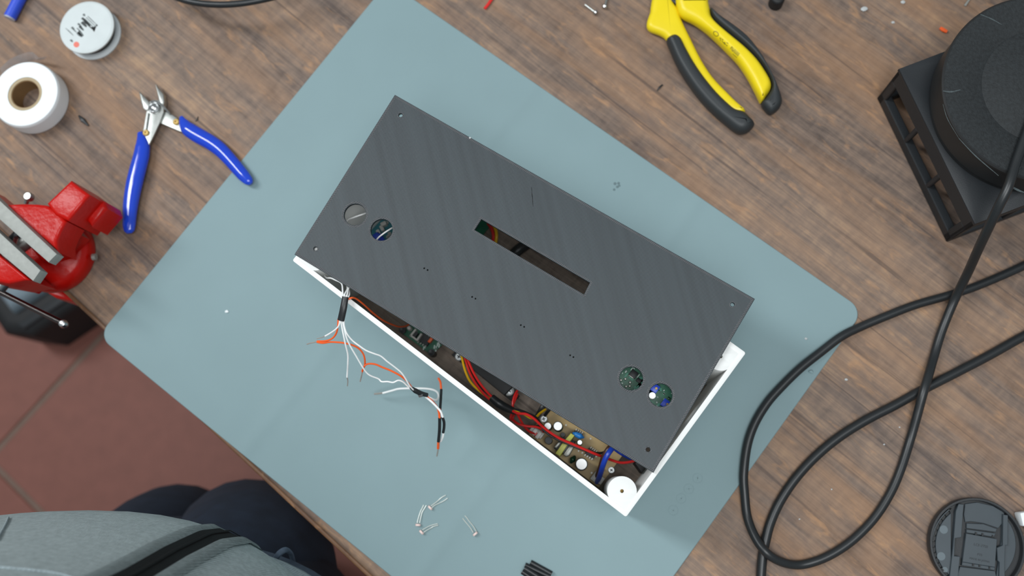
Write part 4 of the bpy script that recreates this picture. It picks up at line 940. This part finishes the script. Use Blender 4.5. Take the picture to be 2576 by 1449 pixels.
def text(s, x, y, size, ang, z, m, parent, name='lettering'):
    cu = bpy.data.curves.new(name, 'FONT'); cu.body = s; cu.size = size; cu.align_x = 'CENTER'; cu.align_y = 'CENTER'; cu.extrude = .0001
    to = bpy.data.objects.new(name, cu); COL.objects.link(to)
    me = bpy.data.meshes.new_from_object(to.evaluated_get(bpy.context.evaluated_depsgraph_get())); bpy.data.objects.remove(to)
    bm = bmesh.new(); bm.from_mesh(me); bpy.data.meshes.remove(me)
    p = W(x, y, z); bmesh.ops.transform(bm, matrix=Matrix.Translation(p) @ Matrix.Rotation(ang, 4, 'Z'), verts=bm.verts[:])
    return obj(name, bm, m, parent, smooth=False)
ta = math.radians(-11)
text('LCF-77SII', *Zl(1212, 967), .0027, ta, .0076, cap_txt, capo); text('PT5', *Zl(1195, 1112), .0024, ta, .0076, cap_txt, capo); text('MADE IN JAPAN', *Zl(1190, 1195), .0021, ta, .0076, cap_txt, capo)
o = empty('white_plug', (*W(2576, 1302, 0).to_2d(), 0), 'white plug on a dark cable at the right edge beside the lens cap', 'plug')
obj('plug_body', box((*W(2590, 1303, .008).to_2d(), .0065), (.016, .0105, .012), math.radians(8), .0012), tape_white, o)
obj('cable', tube(W3([(2585, 1318, .005), (2600, 1345, .004), (2625, 1390, .004)]), .003, res=12), cable_blk, o)

# ---------------------------------------------------------------- small things on the mat
def photoresistor(head, legs_, lab, width=3.2):
    hx, hy = head; e = empty('photoresistor', (*W(hx, hy, MT).to_2d(), MT), lab, 'electronic part', 'photoresistors on the mat')
    z = MT + .0018; P = Vector(W(hx, hy, z)); l0 = Vector(W(*legs_[0][1], z)); d = (l0 - P); ang = math.atan2(d.y, d.x)
    bm = bmesh.new(); r_ = bmesh.ops.create_cone(bm, cap_ends=True, segments=20, radius1=.0022, radius2=.0022, depth=.0016)
    bmesh.ops.scale(bm, vec=(.8, 1, 1), verts=bm.verts[:]); bmesh.ops.rotate(bm, matrix=Matrix.Rotation(PI / 2, 3, 'Y'), verts=bm.verts[:])
    bmesh.ops.rotate(bm, matrix=Matrix.Rotation(ang, 3, 'Z'), verts=bm.verts[:]); bmesh.ops.translate(bm, vec=P, verts=bm.verts[:])
    obj('head', bm, ldr_ceramic, e)
    for lg in legs_: obj('leg', tube(W3([(x, y, z - .0006 * min(i, 2)) for i, (x, y) in enumerate(lg)]), .00042, res=6, sub=4, flat=.7), metal_leg, e)
def Zr(x, y): return (1000 + x / 5.855, 1220 + y / 5.855)
def ZL(*pts): return [Zr(*p) for p in pts]
photoresistor(Zr(482, 335), [ZL((490, 310), (545, 270), (600, 228), (650, 185), (710, 150)), ZL((500, 340), (545, 300), (620, 265), (680, 235), (738, 195))], 'photoresistor with head at lower left, topmost of the four on the mat')
photoresistor(Zr(303, 588), [ZL((290, 560), (310, 480), (340, 390), (365, 340), (385, 295)), ZL((325, 560), (345, 470), (365, 400), (395, 350), (425, 300))], 'photoresistor standing upright, leftmost of the four on the mat')
photoresistor(Zr(355, 695), [ZL((365, 660), (420, 630), (475, 603), (530, 585), (590, 570)), ZL((380, 700), (440, 660), (490, 635), (530, 612), (600, 590))], 'photoresistor with shortest visible legs, lowest left of the four on the mat')
photoresistor(Zr(1145, 720), [ZL((1115, 700), (1080, 640), (1040, 590), (990, 530), (960, 490)), ZL((1160, 685), (1110, 600), (1060, 540), (1025, 490), (990, 450))], 'photoresistor lying alone, rightmost of the four on the mat')

# cut lengths of heat shrink at the bottom edge
for i, (a, b_, z) in enumerate(((ZL((1960, 1140), (2270, 1310)), 0, 1), (ZL((1880, 1180), (2230, 1345)), 0, 1), (ZL((1870, 1225), (2150, 1400)), 0, 2.4), (ZL((1835, 1275), (2050, 1420)), 0, 1))):
    r_ = .0021; p0, p1 = W(*a[0], MT + r_ * z), W(*a[1], MT + r_ * z)
    o = obj('heat_shrink_tube', tube([p0, p1], r_, res=14, sub=1, flat=.85), shrink)
    bm = bmesh.new(); bm.from_mesh(o.data); bm.free()
    tag(o, ('black heat shrink tube, uppermost and longest of the bundle at the bottom edge', 'black heat shrink tube, second from the top in the bundle at the bottom edge', 'black heat shrink tube lying on top of the bundle at the bottom edge', 'black heat shrink tube, lowest of the bundle at the bottom edge')[i], 'tube', 'heat shrink cut-offs')

def crumb(name, x, y, z, r, mat, lab, grp=None, cat='crumb', seed=0):
    random.seed(int(x * 7 + y)); c = W(x, y, z); bm = bmesh.new(); bmesh.ops.create_icosphere(bm, subdivisions=2, radius=1)
    for v in bm.verts: v.co *= random.uniform(.75, 1.15)
    bmesh.ops.scale(bm, vec=(r * 1.25, r, r * .6), verts=bm.verts[:]); bmesh.ops.translate(bm, vec=(c.x, c.y, z + r * .45), verts=bm.verts[:])
    return tag(obj(name, bm, mat), lab, cat, grp)
crumb('plastic_crumb', 571, 784, MT, .0013, tape_white, 'white crumb on the mat left of the wire harness')
crumb('plastic_crumb', 2027, 852, MT, .0010, glassy, 'clear crumb on the mat just above the looped cable')
crumb('plastic_crumb', 2128, 955, 0, .0011, glassy, 'clear crumb on the wood just beside the mat corner under the cable')
crumb('plastic_crumb', 2040, 935, MT, .0016, mat_sil, 'pale smudge bump on the mat corner below the looped cable')
for x, y, lb in ((2263, 1075, 'tiny clear crumb inside the cable loop, nearest the cable crossing'), (2092, 1231, 'tiny clear crumb at the middle of the wood inside the cable loop'), (2011, 1306, 'tiny clear crumb at the lower end of the cable loop'), (2224, 1118, 'tiny clear crumb in the upper part of the cable loop, second from the crossing')): crumb('plastic_crumb', x, y, 0, .0006, glassy, lb, 'crumbs inside the cable loop')
crumb('plastic_crumb', 2173, 24, 0, .0024, glassy, 'clear plastic blob on the wood right of the yellow pliers, larger one')
crumb('plastic_crumb', 2271, 6, 0, .0016, glassy, 'clear plastic blob at the top edge near the speaker')
crumb('plastic_crumb', 2246, 57, 0, .0012, glassy, 'small clear plastic bit midway between pliers and speaker')
# dark smudge stuck on the mat
sm_ = M('mat_grime', (98, 118, 122), .7); bm = bmesh.new()
for (x, y, r_) in ((1547, 462, 4.5), (1556, 461, 4), (1553, 470, 4), (1558, 467, 3.4), (1545, 477, 3.6)): add_lathe(bm, [(0, MT + .0003), (r_ * .00022, MT + .0003), (r_ * .00033, MT - .0001), (0, MT - .0001)], W(x, y, MT), 10)
tag(obj('grime_spot', bm, sm_), 'dark grime spot on the mat above the grey plate', 'stain')
def sliver(name, pts, r, mat, lab, cat): return tag(obj(name, tube(W3(pts), r, res=8, sub=4, flat=.7), mat), lab, cat)
sliver('shrink_offcut', [(198, 291, .0012), (208, 302, .0016), (222, 316, .001)], [.0008, .0022, .0008], shrink, 'black sliver of heat shrink on the wood by the tape roll', 'offcut')
sliver('shrink_offcut', [(1653, 228, .0008), (1660, 219, .001), (1667, 213, .0008)], [.0004, .0009, .0006], shrink, 'black sliver on the wood left of the yellow pliers', 'offcut')
sliver('shrink_offcut', [(491, 305, .0006), (496, 300, .0008), (498, 293, .0006)], [.0003, .0006, .0003], shrink, 'tiny black bit on the wood by the blue cutters', 'offcut')
sliver('insulation_offcut', [(2365, 70, .0014), (2373, 75, .0016), (2382, 80, .0014)], [.0014, .0018, .0015], w_org, 'orange bit of wire insulation on the wood near the speaker', 'offcut')
sliver('lead_offcut', [(2427, 15, .0008), (2434, 5, .001), (2442, -6, .0008)], [.0011, .0009, .0008], solder, 'grey cut-off lead at the top edge above the speaker', 'offcut')
sliver('red_wire', [(1219, 22, .0016), (1228, 11, .0016), (1240, -6, .0016), (1260, -28, .0016)], .0014, w_red, 'short red wire end at the top edge right of the mat', 'wire')
for i, (p0, p1, lab) in enumerate((((1500, 33), (1472, 12), 'small metal screw lying on the wood at the top, left one of two'), ((1521, 20), (1528, -8), 'small metal screw cut by the top edge, right one of two'))):
    e = empty('machine_screw', (*W(*p0, 0).to_2d(), 0), lab, 'screw', 'loose screws at the top')
    a, b_ = W(*p0, .0026), W(*p1, .0013); d = (b_ - a).normalized()
    obj('head', tube([a - d * .0004, a + d * .0012, a + d * .0022], [.0020, .0026, .0018], res=14, sub=1), chrome, e); obj('shank', tube([a + d * .002, b_], .0011, res=10, sub=1), steel, e)
o = empty('blue_pen', (*W(40, 25, 0).to_2d(), 0), 'thick blue plastic pen barrel in the top left corner', 'pen')
obj('barrel', tube([W(25, 44, .0058), W(50, -4, .0058), W(110, -120, .0058)], .0055, res=20, sub=1), blue_pl, o)
obj('end_cap', tube([W(23.5, 47, .0058), W(26, 42, .0058)], .0050, res=20, sub=1), M('pen_cap_grey', (170, 172, 186), .4), o)
o = obj('rubber_foot', prism(circle(W(1958, -8, .014), .0062, 20), .0003, .014, .003, 3), blk_matte); tag(o, 'black rounded thing at the top edge right of the pliers', 'tool')
o = obj('cable_plug', tube(W3([(2555, -8, .05), (2590, 12, .05), (2650, 40, .05)]), .008, res=16), blk_pl); o.data.transform(Matrix.Translation((.002, .006, .052))); tag(o, 'ribbed black plug at the extreme top right corner above the speaker', 'plug')

# ---------------------------------------------------------------- the person standing at the bench
def skinned(name, verts, edges, radii, mat, root=0, levels=2):
    me = bpy.data.meshes.new(name); me.from_pydata(verts, edges, []); o = bpy.data.objects.new(name, me); COL.objects.link(o)
    sm = o.modifiers.new('Skin', 'SKIN'); o.modifiers.new('Sub', 'SUBSURF').levels = levels
    if not me.skin_vertices: me.skin_vertices.new(name='')
    for i, r in enumerate(radii): me.skin_vertices[0].data[i].radius = (r if isinstance(r, tuple) else (r, r)); me.skin_vertices[0].data[i].use_root = (i == root)
    dg = bpy.context.evaluated_depsgraph_get(); m2 = bpy.data.meshes.new_from_object(o.evaluated_get(dg)); bpy.data.objects.remove(o)
    for p in m2.polygons: p.use_smooth = True
    m2.materials.clear(); m2.materials.append(mat)
    o = bpy.data.objects.new(name, m2); COL.objects.link(o); return o
PX, PY = -.36, -.175
V, E_, RD = [], [], []
def jv(p, r, par=None):
    V.append(p); RD.append(r)
    if par is not None: E_.append((par, len(V) - 1))
    return len(V) - 1
pel = jv((PX, PY, .06), .11); ch = jv((PX, PY - .02, .30), .12, pel); ns = jv((PX, PY - .03, .60), .07, ch); nk = jv((PX, PY - .02, .70), .052, ns)
hd0 = jv((PX, PY + .0, .77), .07, nk); hd1 = jv((PX, PY + .005, .85), .082, hd0); jv((PX, PY - .005, .92), .06, hd1); jv((PX, PY + .095, .80), .013, hd1)
for s in (-1, 1):
    sh = jv((PX + s * .17, PY - .04, .59), .05, ns); el = jv((PX + s * .245, PY - .09, .31), .037, sh); wr = jv((PX + s * .25, PY - .075, .07), .026, el); pm = jv((PX + s * .25, PY - .07, .01), .030, wr)
    for k, (dx, ln) in enumerate(((-.5, .068), (-.17, .078), (.17, .074), (.5, .058))):
        kn = jv((PX + s * .25, PY - .07 + dx * .062, -.035), .0085, pm); m_ = jv((PX + s * .245, PY - .068 + dx * .066, -.035 - ln * .5), .0078, kn); jv((PX + s * .235, PY - .066 + dx * .064, -.035 - ln), .0065, m_)
    t0 = jv((PX + s * .245, PY - .035, -.005), .010, pm); jv((PX + s * .238, PY - .022, -.045), .0085, t0)
person = skinned('person', V, E_, RD, skin)
tag(person, 'person in a grey zip hoodie and dark jeans standing at the bench corner', 'person')
# face, ears, hair
for s in (-1, 1):
    obj('eye', lathe([(0, .842), (.010, .846), (.012, .852), (.010, .858), (0, .862)], (PX + s * .032, PY + .072), 12), M('eye', (60, 50, 46), .3), person)
    obj('ear', tube([Vector((PX + s * .083, PY + .0, .83)), Vector((PX + s * .092, PY - .005, .85)), Vector((PX + s * .084, PY - .005, .875))], [.010, .014, .010], res=10), skin, person)
obj('mouth', tube([Vector((PX - .022, PY + .072, .783)), Vector((PX, PY + .080, .781)), Vector((PX + .022, PY + .072, .783))], [.003, .006, .003], res=8), M('lips', (176, 104, 96), .5), person)
bm = bmesh.new(); bmesh.ops.create_uvsphere(bm, u_segments=28, v_segments=18, radius=1)
bmesh.ops.delete(bm, geom=[v for v in bm.verts if v.co.z < -.15 and v.co.y > -.3 or v.co.z < -.6], context='VERTS')
bmesh.ops.scale(bm, vec=(.094, .108, .10), verts=bm.verts[:]); bmesh.ops.translate(bm, vec=(PX, PY - .012, .885), verts=bm.verts[:])
obj('hair', bm, hair_m, person)
# hoodie: lofted body and two sleeves
def loft(rings, seg=56):
    """rings: (z, cx, cy, half width, half depth front, half depth back, squareness)"""
    bm = bmesh.new(); vr = []
    for (z, cx, cy, a, bf, bk, ex) in rings:
        rg = []
        for k in range(seg):
            t = 2 * PI * k / seg; c, s = math.cos(t), math.sin(t); e = 2 / ex
            rg.append(bm.verts.new((cx + a * math.copysign(abs(c) ** e, c), cy + (bf if s > 0 else bk) * math.copysign(abs(s) ** e, s), z)))
        vr.append(rg)
    for A, C in zip(vr, vr[1:]):
        for k in range(seg): bm.faces.new((A[k], A[(k + 1) % seg], C[(k + 1) % seg], C[k]))
    bm.faces.new(list(reversed(vr[0]))); bm.faces.new(vr[-1])
    return bm
hrings = [(.052, PX, PY, .184, .126, .14, 2.3), (.066, PX, PY, .190, .137, .145, 2.3), (.085, PX, PY, .194, .147, .15, 2.3), (.105, PX, PY, .196, .151, .152, 2.35), (.14, PX, PY, .197, .151, .152, 2.35), (.20, PX, PY - .004, .197, .148, .15, 2.35),
          (.30, PX, PY - .012, .198, .142, .145, 2.4), (.42, PX, PY - .02, .205, .135, .14, 2.5), (.52, PX, PY - .025, .20, .12, .13, 2.5), (.59, PX, PY - .03, .17, .09, .11, 2.3), (.63, PX, PY - .03, .11, .075, .09, 2.1), (.655, PX, PY - .03, .075, .07, .075, 2)]
def torso(x, z):
    """front surface of the hoodie at (x, z)"""
    for r0, r1 in zip(hrings, hrings[1:]):
        if r0[0] <= z <= r1[0]:
            t = (z - r0[0]) / (r1[0] - r0[0]); q_ = [r0[i] + (r1[i] - r0[i]) * t for i in range(7)]
            c = max(-1, min(1, (x - q_[1]) / q_[3])); return Vector((x, q_[2] + q_[4] * (1 - abs(c) ** q_[6]) ** (1 / q_[6]), z))
hb_ = loft(hrings)
for s in (-1, 1):
    add_tube(hb_, [Vector((PX + s * .15, PY - .035, .585)), Vector((PX + s * .195, PY - .05, .53)), Vector((PX + s * .23, PY - .075, .42)), Vector((PX + s * .245, PY - .09, .31)), Vector((PX + s * .25, PY - .085, .2)), Vector((PX + s * .25, PY - .075, .08))], [.07, .068, .06, .055, .048, .036], res=20)
hood = obj('hoodie', hb_, knit_grey, person, angle=70)
add = bmesh.new(); add_tube(add, [Vector((PX + .10, PY - .0, .645)), Vector((PX + .08, PY - .11, .66)), Vector((PX, PY - .15, .655)), Vector((PX - .08, PY - .11, .66)), Vector((PX - .10, PY - .0, .645))], [.02, .04, .05, .04, .02], res=12)
obj('hood', add, knit_grey, hood)
# zip: black tape strip down the front with a coil in the middle and a raised placket on each side
zx = [(.058, -.2490), (.066, -.2515), (.08, -.2530), (.11, -.2545), (.15, -.2550), (.20, -.2545), (.26, -.252), (.34, -.252), (.45, -.26)]
def strip(off0, off1, lift, mat, name, lift_mid=None):
    bm = bmesh.new(); rows = []
    fine = []
    for (z0, x0), (z1, x1) in zip(zx, zx[1:]):
        for k in range(6): t = k / 6; fine.append((z0 + (z1 - z0) * t, x0 + (x1 - x0) * t))
    fine.append(zx[-1])
    for z, x in fine:
        row = []
        for k in range(5):
            xx = x + off0 + (off1 - off0) * k / 4; p = torso(xx, z); g_ = torso(xx + .003, z) - torso(xx - .003, z); nrm = Vector((-g_.y, g_.x, 0)).normalized()
            if z < .1: nrm = (nrm + Vector((0, 0, -.35))).normalized()
            l_ = lift + (lift_mid or 0) * math.sin(PI * k / 4); row.append(bm.verts.new(p + nrm * l_))
        rows.append(row)
    for A, C in zip(rows, rows[1:]):
        for k in range(4): bm.faces.new((A[k], A[k + 1], C[k + 1], C[k]))
    bmesh.ops.solidify(bm, geom=bm.faces[:], thickness=.0012)
    return obj(name, bm, mat, hood)
strip(-.0072, .0072, .0012, zip_blk, 'zip_tape')
strip(-.0012, .0012, .0022, zip_blk, 'zip_coil', .0006)
strip(-.0165, -.0070, .0010, knit_grey, 'zip_placket', .0016); strip(.0070, .0165, .0010, knit_grey, 'zip_placket', .0016)
def on_hoodie(px, py):
    """The point of the hoodie's front seen at (px, py)."""
    z = .50
    while z > .055:
        p = W(px, py, z)
        if abs(p.x - PX) < .195:
            q_ = torso(p.x, z)
            if p.y <= q_.y: return q_
        z -= .0015
    return W(px, py, .11)
for nm, pts in (('pocket_seam', ((-30, 1428), (30, 1432), (90, 1438), (150, 1447), (200, 1462))), ('side_seam', ((22, 1304), (14, 1322), (4, 1340), (-8, 1362)))):
    P = [on_hoodie(x, y) + Vector((0, .0004, .0004)) for x, y in pts]
    obj(nm, tube(P, .0007, res=8), knit_rib, hood)
# ribbed hem under the fold
obj('hem_band', loft([(.020, PX + .024, PY + .004, .172, .114, .132, 2.3), (.028, PX + .022, PY + .004, .180, .121, .136, 2.3), (.045, PX + .015, PY + .002, .186, .128, .138, 2.3), (.056, PX, PY, .184, .126, .14, 2.3)]), knit_rib, hood, angle=80)
# jeans
jr = [(-.16, PX - .01, PY + .005, .165, .12, .125, 2.4), (-.08, PX, PY + .01, .172, .13, .135, 2.3), (-.02, PX + .014, PY + .004, .176, .120, .135, 2.2), (.03, PX + .030, PY + .008, .174, .112, .13, 2.2)]
jb = loft(jr)
for hip, kn, kn2, an in (((PX - .088, PY + .035, -.12), (-.462, PY + .092, -.30), (-.487, PY + .075, -.42), (-.545, PY - .015, -.70)), ((PX + .052, PY + .080, -.10), (PX + .005, PY + .098, -.24), (-.395, PY + .075, -.40), (-.455, PY + .01, -.70))):
    add_tube(jb, [Vector((hip[0], hip[1] - .03, .0)), Vector(hip), Vector(kn), Vector(kn2), Vector(an)], [.075, .084, .074, .068, .055], res=24)
jeans = obj('jeans', jb, denim, person, angle=70)
p = W(716, 1401, .020); obj('belt_loop', tube([W(690, 1409, .028), W(703, 1392, .032), W(718, 1384, .030), W(731, 1392, .020), W(738, 1414, .006)], .0024, res=8, flat=.6), denim_lt, jeans)
obj('waistband', loft([(.012, PX + .027, PY + .008, .178, .117, .132, 2.2), (.026, PX + .030, PY + .008, .176, .114, .132, 2.2)]), denim_lt, jeans)
for x, y in ((-.545, PY - .015), (-.455, PY + .01)):
    obj('shoe', merge(tube([Vector((x, y - .07, FZ + .040)), Vector((x, y - .0, FZ + .045)), Vector((x - .004, y + .07, FZ + .036)), Vector((x - .006, y + .135, FZ + .026)), Vector((x - .006, y + .16, FZ + .02))], [.030, .042, .044, .036, .016], res=16, flat=.8)), shoe_m, person)
